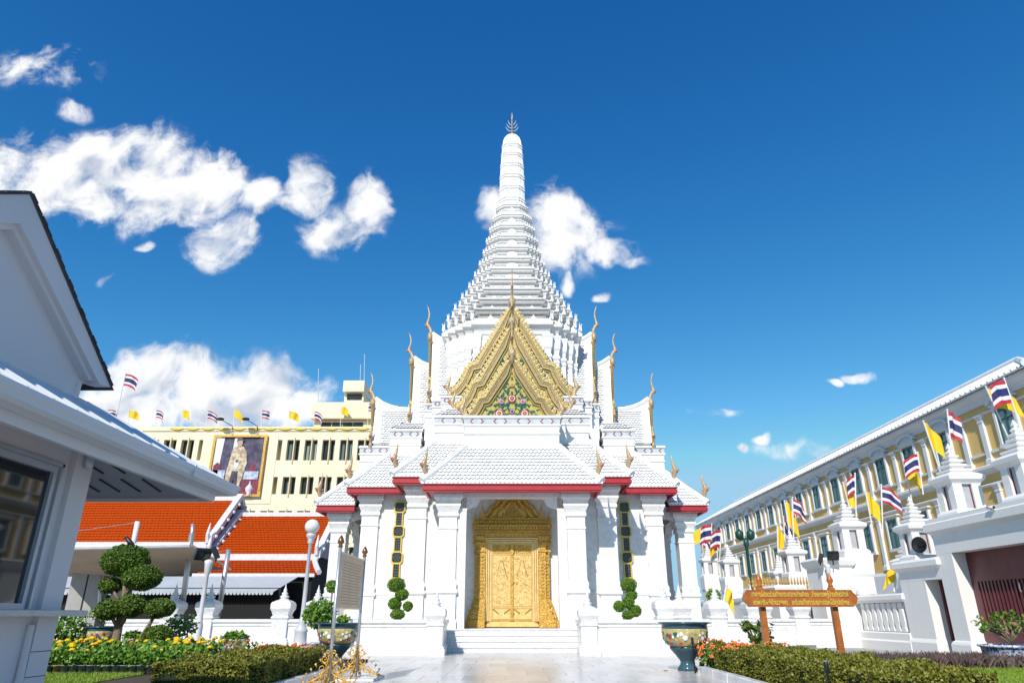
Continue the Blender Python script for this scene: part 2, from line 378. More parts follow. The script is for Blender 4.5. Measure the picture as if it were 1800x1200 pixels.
# ------------------------------------------------------------------ the setting
ground = tag(MB().quad((-400, -60, 0), (400, -60, 0), (400, 900, 0), (-400, 900, 0)).build('ground', M['ground']), kind='structure')
pav = tag(MB().box(-7.2, 7.6, 9.0, 27.6, -.05, .004).build('pavement', M['tile3']), kind='structure')
tm = {}
TW, TL = .86, 1.28
for k, mk in enumerate(('tile', 'tile2', 'tile3')):
    b = MB(); g = .004
    b.loft([[(g, g, 0), (TW - g, g, 0), (TW - g, TL - g, 0), (g, TL - g, 0)], [(g, g, .006), (TW - g, g, .006), (TW - g, TL - g, .006), (g, TL - g, .006)],
            [(g + .003, g + .003, .008), (TW - g - .003, g + .003, .008), (TW - g - .003, TL - g - .003, .008), (g + .003, TL - g - .003, .008)]])
    tm[k] = b.mesh('floor_tile', M[mk])
rt = random.Random(3)
for j in range(9):
    for i in range(16):
        x = -7.0 + i * TW + (.43 if j % 2 else 0); y = 23.72 - 1.28 - j * TL
        if j > 2 and not (-4.3 < x < 4.3): continue
        inst('floor_tile', tm[rt.choices((0, 1, 2), (5, 3, 1.2))[0]], pav, (x, y, .005))

# ------------------------------------------------------------------ the shrine
CY = 35.7
shrine = thing('shrine', 'white marble shrine with tall tiered spire, gold gable and gold door', 'shrine', (0, CY, 0))
Q = []          # parts of the front arm, repeated on the other three sides
def q(o): Q.append(o); return o

WALLS = [(2.84, 8.44), (4.31, 6.75), (6.75, 4.31), (8.44, 2.84)]     # half width, depth of the redented plan
FLOOR = .73
# platform
pb = MB()
plan = [(3.25, 8.95), (4.75, 7.2), (7.2, 4.75), (8.95, 3.25)]
pl = []
for sx, sy, rev in ((1, -1, 0), (1, 1, 1), (-1, 1, 0), (-1, -1, 1)):
    pts = []
    for i, (a, d) in enumerate(plan):
        pts.append((a * sx, d * sy))
        if i < 3: pts.append((a * sx, plan[i + 1][1] * sy))
    pl += pts[::-1] if rev else pts
def ring(off, z): return [(x + off * (1 if x > 0 else -1), y + off * (1 if y > 0 else -1), z) for x, y in pl]
pb.loft([ring(.12, 0), ring(.12, .28), ring(0, .34), ring(0, FLOOR - .08), ring(.06, FLOOR - .06), ring(.06, FLOOR)])
pb.build('platform', M['marble2'], shrine)

# columns -----------------------------------------------------------
COLP = [(.07, FLOOR), (.07, 1.0), (.03, 1.06), (.03, 1.9), (.09, 1.97), (.09, 2.06), (.04, 2.12), (.06, 2.3), (.02, 2.38), (0, 2.46), (0, 4.28), (.03, 4.3), (.03, 4.36), (0, 4.38), (0, 4.72),
        (.06, 4.78), (.06, 4.9), (.03, 4.92), (.10, 5.08), (.14, 5.16), (.14, 5.24), (.10, 5.26), (.17, 5.42), (.22, 5.46), (.22, 5.6), (.20, 5.62), (.20, 5.8)]
def up(prof, dz):      # the taller bays: stretch the shaft
    return [(e, z if z < 3 else z + dz) for e, z in prof]
def column(x0, x1, y0, y1, dz=0):
    return MB().rect(x0, x1, y0, y1, up(COLP, dz)).build('column', M['marble'], shrine)
for s in (-1, 1):
    for (a, d), dz, w in zip(WALLS[:2], (0, .58), (.70, .76)):
        xs = sorted((s * a, s * (a - w)))
        q(column(xs[0], xs[1], -d, -d + w, dz))
# arm 1 porch: pilasters, lintel, brackets, ceiling
for s in (-1, 1):
    xs = sorted((s * 2.13, s * 1.78)); q(MB().rect(xs[0], xs[1], -8.36, -7.95, [(0, FLOOR), (0, 4.98), (.02, 5.0), (.02, 5.08)]).build('pilaster', M['marble'], shrine))
    br = MB(); pts = [(s * 1.78, 5.5), (s * 1.78, 5.06)]
    for k in range(9):
        a = k / 8 * PI / 2
        pts.append((s * (1.74 - .46 * math.sin(a)) , 5.08 + .36 * (1 - math.cos(a)) + (.035 if k % 4 == 2 else 0)))
    pts.append((s * 1.1, 5.5))
    br.prism(pts if s < 0 else pts[::-1], -8.33, -8.05, 'xz'); q(br.build('bracket', M['marble'], shrine))
q(MB().box(-2.1, 2.1, -8.4, -7.9, 5.5, 5.78).build('lintel', M['marble'], shrine))
q(MB().box(-2.8, 2.8, -8.3, -6.3, 5.82, 5.94).build('porch_ceiling', M['marble'], shrine))
for s in (-1, 1):                                                    # side arches of the porch
    x0, x1 = sorted((s * 2.76, s * 2.35))
    b = MB(); y0, y1 = -7.74, -6.75
    pts = [(y0, 5.8), (y0, 4.9)] + [(y0 + .5 - .5 * math.cos(k / 10 * PI), 4.9 + .5 * math.sin(k / 10 * PI)) for k in range(11)] + [(y1, 4.9), (y1, 5.8)]
    b.prism(pts, x0, x1, 'yz'); q(b.build('side_arch', M['marble'], shrine))
# door wall and bay 2 / bay 3 walls
q(MB().box(-2.6, 2.6, -6.4, -6.0, FLOOR, 5.82).build('wall', M['marble'], shrine))
for s in (-1, 1):
    x0, x1 = sorted((s * 2.55, s * 3.58)); q(MB().rect(x0, x1, -6.62, -6.0, [(.05, FLOOR), (.05, 1.95), (.09, 2.0), (.09, 2.06), (0, 2.12), (0, 6.3)]).build('wall', M['marble'], shrine))
    x0, x1 = sorted((s * 4.0, s * 6.05)); q(MB().rect(x0, x1, -4.2, -3.7, [(.05, FLOOR), (.05, 1.95), (.08, 2.0), (.08, 2.06), (0, 2.12), (0, 6.38)]).build('wall', M['marble'], shrine))
MB().box(-4.1, 4.1, -4.1, 4.1, FLOOR, 9.4).build('core_wall', M['white'], shrine)

# ornamental window strips on bay 3
def octa(r, cut): return [(-r + cut, -r), (r - cut, -r), (r, -r + cut), (r, r - cut), (r - cut, r), (-r + cut, r), (-r, r - cut), (-r, -r + cut)]
def rct(w, h): return [(-w, -h), (w, -h), (w, h), (-w, h)]
def frame_ring(mb, outer, inner, y0, y1):
    n = len(outer)
    mb.loft([[(a, y1, b) for a, b in outer], [(a, y0, b) for a, b in outer], [(a, y0, b) for a, b in inner], [(a, y1, b) for a, b in inner]], cap=False)
wz = [(5.72, 'o'), (5.19, 'r'), (4.66, 'o'), (4.10, 'r'), (3.54, 'o'), (2.99, 'r'), (2.44, 'o')]
for s in (-1, 1):
    wn = q(MB().box(-.03, .03, -.015, .0, 2.3, 5.9).build('window', M['wframe'], shrine, loc=(s * 5.07, -4.2, 0)))
    for i, (z, k) in enumerate(wz):
        out, inn = (octa(.26, .09), octa(.205, .07)) if k == 'o' else (rct(.175, .29), rct(.125, .27))
        f = MB(); frame_ring(f, out, inn, -.09, 0); q(f.build('window_frame', M['wframe'], wn, loc=(0, 0, z)))
        p = MB(); p.prism(inn, -.05, -.03, 'xz'); q(p.build('window_pane', M['pane'], wn, loc=(0, 0, z)))
        l = MB()
        if k == 'o':
            for a in (-.13, 0, .13):
                l.tube([(a - .12, -.055, -.16), (a + .12, -.055, .16)], .011, 4); l.tube([(a + .12, -.055, -.16), (a - .12, -.055, .16)], .011, 4)
        else:
            for a in (-.045, .045): l.tube([(a, -.055, -.27), (a, -.055, .27)], .010, 4)
            for b in (-.17, -.06, .06, .17): l.tube([(-.125, -.055, b), (.125, -.055, b)], .010, 4)
        q(l.build('lattice', M['lattice'], wn, loc=(0, 0, z)))

# roof tiles ---------------------------------------------------------
def tile_field(mb, a, b, c, d, tw=.165, th=.205, lift=.042):
    """scalloped tiles on the (trapezoid) face a-b (eave) c-d (top; c above b, d above a)"""
    a, b, c, d = map(Vector, (a, b, c, d))
    U = (b - a).normalized(); n = U.cross(d - a).normalized(); W = n.cross(U)
    if n.z < 0: n = -n
    loc = lambda p: ((p - a).dot(U), (p - a).dot(W))
    bx = loc(b)[0]; (cx, H) = loc(c); dx = loc(d)[0]
    rows = max(1, round(H / th)); th = H / rows
    for r in range(rows):
        v0 = r * th; vm = v0 + th * .5
        f = vm / H; lo = dx * f; hi = bx + (cx - bx) * f
        k0 = math.floor(lo / tw) - 1; k1 = math.ceil(hi / tw) + 1
        for k in range(k0, k1):
            u0 = (k + (.5 if r % 2 else 0)) * tw; u1 = u0 + tw
            if (u0 + u1) / 2 < lo + .02 or (u0 + u1) / 2 > hi - .02: continue
            j = random.uniform(-.006, .006)
            pts = [(u0 + .004, v0 + th * 1.12, .004), (u1 - .004, v0 + th * 1.12, .004), (u1 - .004, v0 + th * .25, lift + j), (u0 + tw * .78, v0 + .01, lift + j),
                   (u0 + tw * .5, v0 - .03, lift + .004 + j), (u0 + tw * .22, v0 + .01, lift + j), (u0 + .004, v0 + th * .25, lift + j)]
            top = [a + U * x + W * y + n * z for x, y, z in pts]
            low = [a + U * x + W * y for x, y, z in pts[2:]]
            o = len(mb.v); mb.v += [tuple(p) for p in top + low]
            mb.f.append((o, o + 6, o + 5, o + 4, o + 3, o + 2, o + 1)); mb.m.append(0)
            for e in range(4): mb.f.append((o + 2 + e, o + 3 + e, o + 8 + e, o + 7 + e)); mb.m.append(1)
def slab(mb, a, b, c, d, t=.1):
    a, b, c, d = map(Vector, (a, b, c, d)); n = (b - a).cross(d - a).normalized()
    if n.z < 0: n = -n
    lo = [p - n * t for p in (a, b, c, d)]
    mb.loft([[tuple(p) for p in lo], [tuple(p) for p in (a, b, c, d)]])
def hip(mb, p, r, rad=.11):
    p, r = Vector(p), Vector(r); m = (p + r) / 2 - Vector((0, 0, .04))
    mb.tube([p, m, r], [rad * 1.15, rad, rad], 8)

FASC = [(-.02, -.02), (.0, -.02), (.0, -.06), (-.05, -.08), (-.05, -.14), (-.02, -.16), (-.02, -.27), (-.06, -.29), (-.06, -.33), (-.16, -.33), (-.16, -.02)]
def skirt(a, d, ze, inset, zt, side_end, top_end):
    """hipped skirt roof of one arm: eave half width a at depth d"""
    root = q(MB().box(-a + .4, a - .4, -d + .4, -d + .75, ze - .1, ze - .04).build('roof', M['wcap'], shrine))
    ai, di = a - inset, d - inset
    A, B, C_, D_ = (-a, -d, ze), (a, -d, ze), (ai, -di, zt), (-ai, -di, zt)
    sl = MB(); slab(sl, A, B, C_, D_)
    for s in (-1, 1):
        e = [(s * a, -d, ze), (s * a, -side_end, ze), (s * ai, -top_end, zt), (s * ai, -di, zt)]
        slab(sl, *(e if s > 0 else [e[1], e[0], e[3], e[2]]))
    q(sl.build('roof_deck', M['wcap'], root))
    t = MB(); tile_field(t, A, B, C_, D_)
    for s in (-1, 1):
        e = [(s * a, -d, ze), (s * a, -side_end, ze), (s * ai, -top_end, zt), (s * ai, -di, zt)]
        tile_field(t, *(e if s > 0 else [e[1], e[0], e[3], e[2]]))
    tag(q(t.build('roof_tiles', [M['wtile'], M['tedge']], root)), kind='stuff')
    h = MB()
    for s in (-1, 1): hip(h, (s * (a + .01), -d - .01, ze + .07), (s * ai, -di, zt + .06), .13)
    h.rect(-a - .02, a + .02, -d - .02, -d + .14, [(0, ze - .03), (0, ze + .075), (-.03, ze + .10)])
    for s in (-1, 1):
        x0, x1 = sorted((s * (a + .02), s * (a - .13))); h.rect(x0, x1, -d + .141, -side_end, [(0, ze - .03), (0, ze + .074), (-.03, ze + .099)])
    q(h.build('ridge_cap', M['wcap'], root))
    for s in (-1, 0, 1):
        fb = MB()
        if s == 0:
            fb.loft([[(-(a + o), -(d + o), ze + z) for o, z in FASC], [((a + o), -(d + o), ze + z) for o, z in FASC]])
        else:
            fb.loft([[(s * (a + o), -(d + o), ze + z) for o, z in FASC], [(s * (a + o), -side_end, ze + z) for o, z in FASC]])
        q(fb.build('fascia', M['red'], root))
    so = MB()
    so.box(-a + .17, a - .17, -d + .17, -d + .95, ze - .26, ze - .2)
    for s in (-1, 1):
        x0, x1 = sorted((s * (a - .17), s * (a - .95))); so.box(x0, x1, -d + .95, -side_end, ze - .26, ze - .2)
    q(so.build('soffit', M['red'], root))
    return root
skirt(3.5, 9.1, 5.95, 1.55, 7.7, 7.3, 6.9)
skirt(4.97, 7.41, 6.53, 1.55, 8.3, 4.97, 3.42)

# parapets with chevron band ------------------------------------------
def chevron(x, z, s, y):
    b = MB(); w, h, t = .10, .105, .05
    b.prism([(s * -w / 2, h), (s * w / 2, 0), (s * -w / 2, -h), (s * (-w / 2 - t), -h), (s * (w / 2 - t), 0), (s * (-w / 2 - t), h)], y - .012, y, 'xz')
    return b, x, z
chev_me = {}
for s in (-1, 1):
    b, _, _ = chevron(0, 0, s, 0); chev_me[s] = b.mesh('chevron', M['chev'])
def parapet(hw, d, z0, z1, back, name='parapet'):
    bz = z1 - .40
    o = q(MB().rect(-hw, hw, -d, -back, [(.0, z0 - .6), (0, z1 - .85), (.05, z1 - .81), (.05, z1 - .76), (.0, z1 - .72), (.03, bz - .1), (.08, bz - .06), (.08, bz), (.04, bz + .01), (.04, z1 - .13), (.10, z1 - .12), (.10, z1 - .04), (.05, z1)]).build(name, M['white'], shrine))
    f = MB(); f.box(-hw - .048, hw + .048, -d - .048, -d, bz + .035, z1 - .15)
    for s in (-1, 1):
        x0, x1 = sorted((s * (hw + .047), s * (hw - .1))); f.box(x0, x1, -d, -back, bz + .035, z1 - .15)
    q(f.build('glass_band', M['band'], o))
    n = max(2, 2 * round(hw / .56)); 
    for i in range(n):
        x = -hw + (i + .5) * 2 * hw / n
        q(inst('chevron', chev_me[-1 if i % 2 == 0 else 1], o, (x, -d - .049, (bz + z1 - .115) / 2)))
    ns = max(1, round((d - back) / .38))
    for s in (-1, 1):
        for i in range(min(ns, 6)):
            q(inst('chevron', chev_me[-1 if i % 2 == 0 else 1], o, (s * (hw + .049), -d + (i + .5) * .38, (bz + z1 - .115) / 2), (0, 0, s * PI / 2)))
    return o
parapet(1.98, 7.56, 7.7, 9.06, 5.9)
parapet(3.42, 5.86, 8.3, 9.55, 4.4)
# narrow tile course above the second parapet, outside the gable
rr = MB(); rd = q(MB().box(-3.3, 3.3, -5.5, -4.4, 9.5, 9.62).build('roof', M['wcap'], shrine))
tile_field(rr, (-3.4, -5.84, 9.6), (3.4, -5.84, 9.6), (2.9, -5.3, 10.0), (-2.9, -5.3, 10.0))
for s in (-1, 1):
    e = [(s * 3.4, -5.84, 9.6), (s * 3.4, -4.4, 9.6), (s * 2.9, -4.4, 10.0), (s * 2.9, -5.3, 10.0)]
    tile_field(rr, *(e if s > 0 else [e[1], e[0], e[3], e[2]]))
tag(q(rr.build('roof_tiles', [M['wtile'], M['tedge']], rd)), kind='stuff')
dk = MB(); dk.loft([[(-3.4, -5.84, 9.56), (3.4, -5.84, 9.56), (3.4, -4.2, 9.56), (-3.4, -4.2, 9.56)], [(-2.9, -5.3, 9.98), (2.9, -5.3, 9.98), (2.9, -4.2, 9.98), (-2.9, -4.2, 9.98)]])
q(dk.build('roof_deck', M['wcap'], rd))

# redented blocks at the foot of the tower
for (a, d) in ((3.36, 4.24), (3.84, 3.84), (4.24, 3.36)):
    zt = 10.95 - (a - 3.36) * .12
    o = MB().rect(-a, a, -d, d, [(0, 9.0), (0, zt - .75), (.05, zt - .72), (.05, zt - .66), (0, zt - .62), (.02, zt - .42), (.07, zt - .4), (.07, zt - .35), (.03, zt - .34), (.03, zt - .1), (.08, zt - .09), (.08, zt)]).build('corner_block', M['white'], shrine)
    f = MB()
    f.box(-a - .038, a + .038, -d - .038, d + .038, zt - .31, zt - .12); f.build('glass_band', M['band'], o)
    n = 2
    for sx in (-1, 1):
        for i in range(n):
            for rz in range(2):
                x = sx * (a - .12 - i * .22)
                if rz == 0: inst('chevron', chev_me[1 if i % 2 else -1], o, (x, -d - .039, zt - .215))
                else: inst('chevron', chev_me[1 if i % 2 else -1], o, (sx * (a + .039), -d + .12 + i * .22, zt - .215), (0, 0, sx * PI / 2))

# finials -------------------------------------------------------------
def naga_mesh(h=1.0):
    b = MB()
    path = [(0, 0, 0), (.0, .05, .10), (0, .02, .22), (0, -.07, .33), (0, -.12, .43), (0, -.07, .54), (0, -.01, .68), (0, .03, .84), (0, .02, 1.0)]
    rad = [.15, .12, .085, .085, .13, .10, .062, .036, .008]
    b.tube([(x * h, y * h, z * h) for x, y, z in path], [r * h for r in rad], 9, 0, .8)
    b.sphere((0, -.17 * h, .43 * h), .085 * h, .12 * h, .075 * h, 8, 6, 1)
    b.prism([(-.24 * h, .40 * h), (-.34 * h, .47 * h), (-.22 * h, .46 * h)], -.03 * h, .03 * h, 'yz', 1)
    for k in range(4):
        z = .12 + k * .09; y = .12 - k * .02
        b.prism([(y * h, (z - .03) * h), ((y + .1) * h, (z + .08) * h), ((y - .04) * h, (z + .06) * h)], -.02 * h, .02 * h, 'yz', 0)
    for sx in (-1, 1):
        b.sphere((sx * .06 * h, -.15 * h, .48 * h), .03 * h, .04 * h, .035 * h, 6, 4, 0)
    return b.mesh('naga_finial', [M['naga'], M['nred']], True)
NAGA = naga_mesh()
for (a, d, z) in ((3.5, 9.1, 6.03), (4.97, 7.41, 6.61)):
    for s in (-1, 1):
        q(inst('naga_finial', NAGA, shrine, (s * (a - .12), -d + .12, z), (0, 0, s * PI / 4), (.95, .95, 1.42)))
        
def chofa_mesh():
    b = MB()       # outward = -y
    path = [(0, .10, -.15), (0, -.02, .10), (0, -.05, .40), (0, .0, .62), (0, -.13, .82), (0, -.29, .95), (0, -.27, 1.10), (0, -.19, 1.32), (0, -.17, 1.55), (0, -.24, 1.80), (0, -.36, 2.05)]
    rad = [.20, .19, .16, .10, .10, .12, .085, .06, .055, .045, .01]
    b.tube(path, rad, 9, 0, .75)
    b.sphere((0, -.33, .93), .10, .13, .10, 8, 6, 1)
    b.prism([(-.40, .90), (-.53, .96), (-.38, .99)], -.03, .03, 'yz', 1)
    b.sphere((0, -.04, .30), .24, .20, .26, 10, 8, 0)
    for sx in (-1, 1):
        b.prism([(.05, .0), (-.2, .12), (-.05, .5), (.1, .3)], sx * .2 - .02, sx * .2 + .02, 'yz', 0)
    return b.mesh('gable_horn', [M['naga'], M['nred']], True)
CHOFA = chofa_mesh()

def flame_poly(w, h):
    return [(-.5 * w, 0), (-.52 * w, .22 * h), (-.34 * w, .40 * h), (-.20 * w, .62 * h), (.05 * w, .82 * h), (.22 * w, h), (.20 * w, .78 * h), (.36 * w, .55 * h), (.50 * w, .28 * h), (.5 * w, 0)]
def flame_mesh(w, h, t, mat, name):
    b = MB(); b.prism(flame_poly(w, h), -t / 2, t / 2, 'xz'); c = flame_poly(w * .5, h * .55)
    b.prism([(x, z + .05 * h) for x, z in c], -t / 2 - .025, t / 2, 'xz'); return b.mesh(name, mat)
FIN = flame_mesh(.22, .30, .07, M['gmos'], 'gable_leaf')
RELIEF = flame_mesh(.26, .36, .05, M['gmos'], 'relief_leaf')

def barge_path(h, z0, z1):
    H = z1 - z0
    return [(0, z1), (.20 * h, z1 - .235 * H), (.40 * h, z1 - .47 * H), (.525 * h, z1 - .615 * H), (.555 * h, z1 - .665 * H), (.64 * h, z1 - .675 * H), (.70 * h, z1 - .70 * H),
            (.735 * h, z1 - .77 * H), (.80 * h, z1 - .86 * H), (.90 * h, z1 - .945 * H), (1.02 * h, z0 + .01 * H)]
def offset_path(p, w):
    out = []
    for i, (x, z) in enumerate(p):
        a = p[max(i - 1, 0)]; b = p[min(i + 1, len(p) - 1)]
        dx, dz = b[0] - a[0], b[1] - a[1]; L = math.hypot(dx, dz)
        out.append((x - dz / L * w, z + dx / L * w))
    return out
def ribbon(mb, p, w0, w1, y0, y1, sx, mi=0):
    A = offset_path(p, w0); B = offset_path(p, w1)
    A[0] = (0, A[0][1] + abs(A[0][0]) * 0); B[0] = (0, B[0][1])
    rings = [[(sx * a[0], y0, a[1]), (sx * b[0], y0, b[1]), (sx * b[0], y1, b[1]), (sx * a[0], y1, a[1])] for a, b in zip(A, B)]
    mb.loft(rings, mi)

GROOF = {}
def gable(h, z0, z1, d, tier, back):
    """one nested gable: pediment, bargeboards, horn, roof behind it"""
    root = q(MB().prism([(-h * .96, z0), (h * .96, z0), (h * .72, z0 + .34 * (z1 - z0)), (h * .50, z0 + .42 * (z1 - z0)), (0, z1 - .2), (-h * .50, z0 + .42 * (z1 - z0)), (-h * .72, z0 + .34 * (z1 - z0))], -d + .05, -d + .12, 'xz').build('pediment', M['ymos'], shrine))
    path = barge_path(h, z0, z1)
    for s in (-1, 1):
        b = MB()
        ribbon(b, path, -.25, .0, -d - .05, -d + .06, s, 0)
        b2 = MB()
        ribbon(b2, path, -.275, -.225, -d - .085, -d, s); ribbon(b2, path, -.04, .015, -d - .08, -d, s); ribbon(b2, path, -.37, -.335, -d - .03, -d + .07, s)
        b3 = MB(); ribbon(b3, path, -.335, -.275, -d + .01, -d + .07, s); ribbon(b3, path, -.145, -.12, -d - .058, -d, s); q(b3.build('bargeboard_groove', M['golddk'], root))
        bb = q(b.build('bargeboard', M['bmos'], root)); q(b2.build('bargeboard_edge', M['edge'], root))
        # leaf fins along the upper edge
        P = offset_path(path, .0); seg = []
        for i in range(len(P) - 1):
            (x0, a0), (x1, a1) = P[i], P[i + 1]; L = math.hypot(x1 - x0, a1 - a0); n = max(1, round(L / .21)) if i not in (4, 5) else 1
            for k in range(n):
                f = (k + .5) / n; ang = math.atan2(a1 - a0, x1 - x0)
                seg.append((x0 + (x1 - x0) * f, a0 + (a1 - a0) * f, ang))
        for (x, z, ang) in seg[1:]:
            q(inst('gable_leaf', FIN, root, (s * x, -d + .01, z - .02), (0, -s * (ang + .25) if s > 0 else (ang + .25), 0), (s, 1, 1)))
        # swan-tail naga at the foot
        q(inst('naga_finial', NAGA, root, (s * (h * 1.02 - .02), -d - .02, z0 - .10), (0, 0, s * PI / 2), (1, 1, 1.15)))
    q(inst('gable_horn', CHOFA, root, (0, -d, z1 - .12), (0, 0, 0), (.78, .80, 1.0 if tier != 3 else 1.12)))
    # roof behind
    rf = q(MB().box(-.08, .08, -d + .5, -back, z1 - .7, z1 - .5).build('roof', M['wcap'], shrine))
    he = h * 1.04; t = MB(); dk = MB()
    for s in (-1, 1):
        e = [(s * he, -d + .16, z0 + .05), (s * he, -back, z0 + .05), (0, -back, z1 - .25), (0, -d + .16, z1 - .25)]
        e = e if s > 0 else [e[1], e[0], e[3], e[2]]
        slab(dk, *e)
        e = [(s * he, -d + .52, z0 + .05), (s * he, -back, z0 + .05), (0, -back, z1 - .25), (0, -d + .52, z1 - .25)]
        tile_field(t, *(e if s > 0 else [e[1], e[0], e[3], e[2]]))
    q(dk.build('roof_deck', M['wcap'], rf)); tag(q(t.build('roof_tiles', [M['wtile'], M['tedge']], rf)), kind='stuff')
    rc = MB(); pts = []; rad = []
    L = d - back
    for k in range(9):
        f = k / 8; y = -d + .1 + L * f
        pts.append((0, y, z1 - .2 + .62 * max(0, 1 - f * L / 1.5) ** 2)); rad.append(.13)
    rc.tube(pts, rad, 8)
    for k in range(8):
        a, b = pts[k], pts[k + 1]
        rc.loft([[(-.07, a[1], z1 - .4), (.07, a[1], z1 - .4), (.07, a[1], a[2]), (-.07, a[1], a[2])], [(-.07, b[1], z1 - .4), (.07, b[1], z1 - .4), (.07, b[1], b[2]), (-.07, b[1], b[2])]])
    for s in (-1, 1):       # white verge strip beside the bargeboard
        a0, a1 = Vector((s * he, -d + .10, z0 + .08)), Vector((0, -d + .10, z1 - .2))
        rc.loft([[tuple(p + Vector((0, dy, dz))) for dy, dz in ((0, 0), (.42, 0), (.42, .06), (0, .07))] for p in (a0, a1)])
    q(rc.build('ridge_cap', M['wcap'], rf)); GROOF[root.name] = rf
    return root
g1 = gable(2.06, 9.08, 11.72, 7.34, 1, 4.2)
g2 = gable(2.66, 9.98, 14.10, 5.36, 2, 3.6)
g3 = gable(3.0, 11.05, 15.55, 4.40, 3, 3.0)
# side walls carrying the upper gables
q(MB().rect(-2.7, 2.7, -5.2, -4.0, [(0, 9.2), (0, 9.9), (.05, 9.92), (.05, 10.0)]).build('parapet', M['white'], shrine))

# relief on the strips between the gables
def strip_relief(root, h, z0, z1, d, fr):
    for off, n in fr:
        p = offset_path(barge_path(h, z0, z1), off)
        for s in (-1, 1):
            for k in range(n):
                f = (k + .4) / n * (len(p) - 2.2) ; i = int(f); g = f - i
                x = p[i][0] + (p[i + 1][0] - p[i][0]) * g; z = p[i][1] + (p[i + 1][1] - p[i][1]) * g
                if x < .10: continue
                ang = math.atan2(p[i + 1][1] - p[i][1], p[i + 1][0] - p[i][0])
                q(inst('relief_leaf', RELIEF, root, (s * x, -d + .035, z - .12), (0, (-s * (ang + .2)) if s > 0 else (ang + .2), 0), (s * .8, 1, .8)))
strip_relief(g3, 3.0, 11.05, 15.55, 4.40, [(-.52, 18)])
strip_relief(g2, 2.66, 9.98, 14.10, 5.36, [(-.52, 16)])

# floral tympanum of the lowest gable
def rosette(r, cols):
    b = MB()
    n = 12
    for ringr, mi, y, pr in ((r * .80, 0, -.03, r * .24), (r * .58, 1, -.045, r * .20), (r * .36, 0, -.06, r * .17)):
        for k in range(n if mi == 0 else 10):
            a = 2 * PI * (k + (.5 if mi else 0)) / (n if mi == 0 else 10)
            b.sphere((ringr * math.cos(a), y, ringr * math.sin(a)), pr, .03, pr, 6, 4, mi)
    b.sphere((0, -.06, 0), r * .26, .05, r * .26, 8, 5, 2)
    b.loft([[(r * .95 * math.cos(2 * PI * i / 16), 0, r * .95 * math.sin(2 * PI * i / 16)) for i in range(16)], [(r * .9 * math.cos(2 * PI * i / 16), -.03, r * .9 * math.sin(2 * PI * i / 16)) for i in range(16)]], 1)
    return b.mesh('rosette', cols)
RS = {'red': rosette(.19, [M['petred'], M['petwhite'], M['petyel']]), 'pink': rosette(.125, [M['petpink'], M['petwhite'], M['petpink']]),
      'vio': rosette(.115, [M['petpur'], M['petwhite'], M['petpur']]), 'yel': rosette(.11, [M['petyel'], M['petwhite'], M['petred']])}
yT = -7.34 + .05
for k, x, z in (('red', 0, 9.93), ('red', -.55, 9.28), ('red', .55, 9.28), ('pink', -.46, 9.80), ('pink', .46, 9.80), ('vio', 0, 9.37), ('yel', 0, 10.52)):
    q(inst('rosette', RS[k], g1, (x, yT, z)))
lf = MB(); lf.prism([(0, 0), (.05, .05), (.075, .12), (.03, .15), (.06, .22), (.0, .30), (-.03, .2), (-.07, .17), (-.035, .11), (-.06, .05)], -.035, 0, 'xz'); LEAF = lf.mesh('leaf', M['green'])
rl = random.Random(5)
for (x, z, r) in [(0, 10.72, 0), (.14, 10.55, 60), (.22, 10.48, 110), (.12, 10.34, 150), (.0, 10.25, 180), (.24, 10.2, 40), (.25, 10.0, 130), (.34, 10.08, 20), (.42, 9.98, -15), (.52, 9.95, 60), (.30, 9.72, 150), (.58, 9.7, 110), (.2, 9.62, 200),
                  (.12, 9.6, 20), (.36, 9.55, 80), (.7, 9.55, 40), (.78, 9.35, 80), (.3, 9.42, 100), (.28, 9.2, 60), (.82, 9.2, 100), (.55, 9.52, 10), (.1, 9.15, 60), (.95, 9.18, 60), (.16, 9.75, 130), (.4, 9.4, 10), (.66, 9.82, 10)]:
    for s in ((-1, 1) if x else (1,)):
        q(inst('leaf', LEAF, g1, (s * x, yT, z), (0, s * math.radians(r), 0), rl.uniform(.6, .85)))
st = MB()
for s in (-1, 1):
    for pts in ([(0, 10.45), (.17, 10.36), (.24, 10.2), (.12, 10.06)], [(.08, 9.75), (.25, 9.62), (.42, 9.62), (.58, 9.74)], [(.1, 9.3), (.28, 9.26), (.34, 9.4), (.24, 9.5)], [(.62, 9.5), (.75, 9.4), (.86, 9.28), (.80, 9.14)], [(.4, 9.9), (.5, 10.0), (.44, 10.12)]):
        st.tube([(s * x, yT - .02, z) for x, z in pts], .022, 6)
q(st.build('stem', M['green'], g1))
rl2 = random.Random(8)
for (x, z, r) in [(0, 10.95, 0), (.09, 10.86, 40), (.13, 10.74, 100), (.30, 10.62, 40), (.36, 10.42, 30), (.5, 10.22, 30), (.62, 10.05, 60), (.75, 9.85, 20), (.2, 10.66, 140), (.88, 9.62, 50), (1.05, 9.42, 70), (1.1, 9.2, 100), (.9, 9.42, 140)]:
    for s in ((-1, 1) if x else (1,)): q(inst('leaf', LEAF, g1, (s * x, yT, z), (0, s * math.radians(r), 0), rl2.uniform(.55, .75)))
for (x, z, r) in [(.42, 12.05, 25), (.55, 11.85, 150), (.62, 11.72, 20), (.75, 11.5, 150), (.82, 11.4, 30), (.95, 11.15, 150), (1.0, 11.05, 20), (1.12, 10.8, 160), (.3, 12.2, 60), (.2, 12.35, 20), (.32, 12.42, 100)]:
    for s in (-1, 1): q(inst('leaf', LEAF, g2, (s * x, -5.36 + .05, z), (0, s * math.radians(r), 0), rl2.uniform(.9, 1.2)))

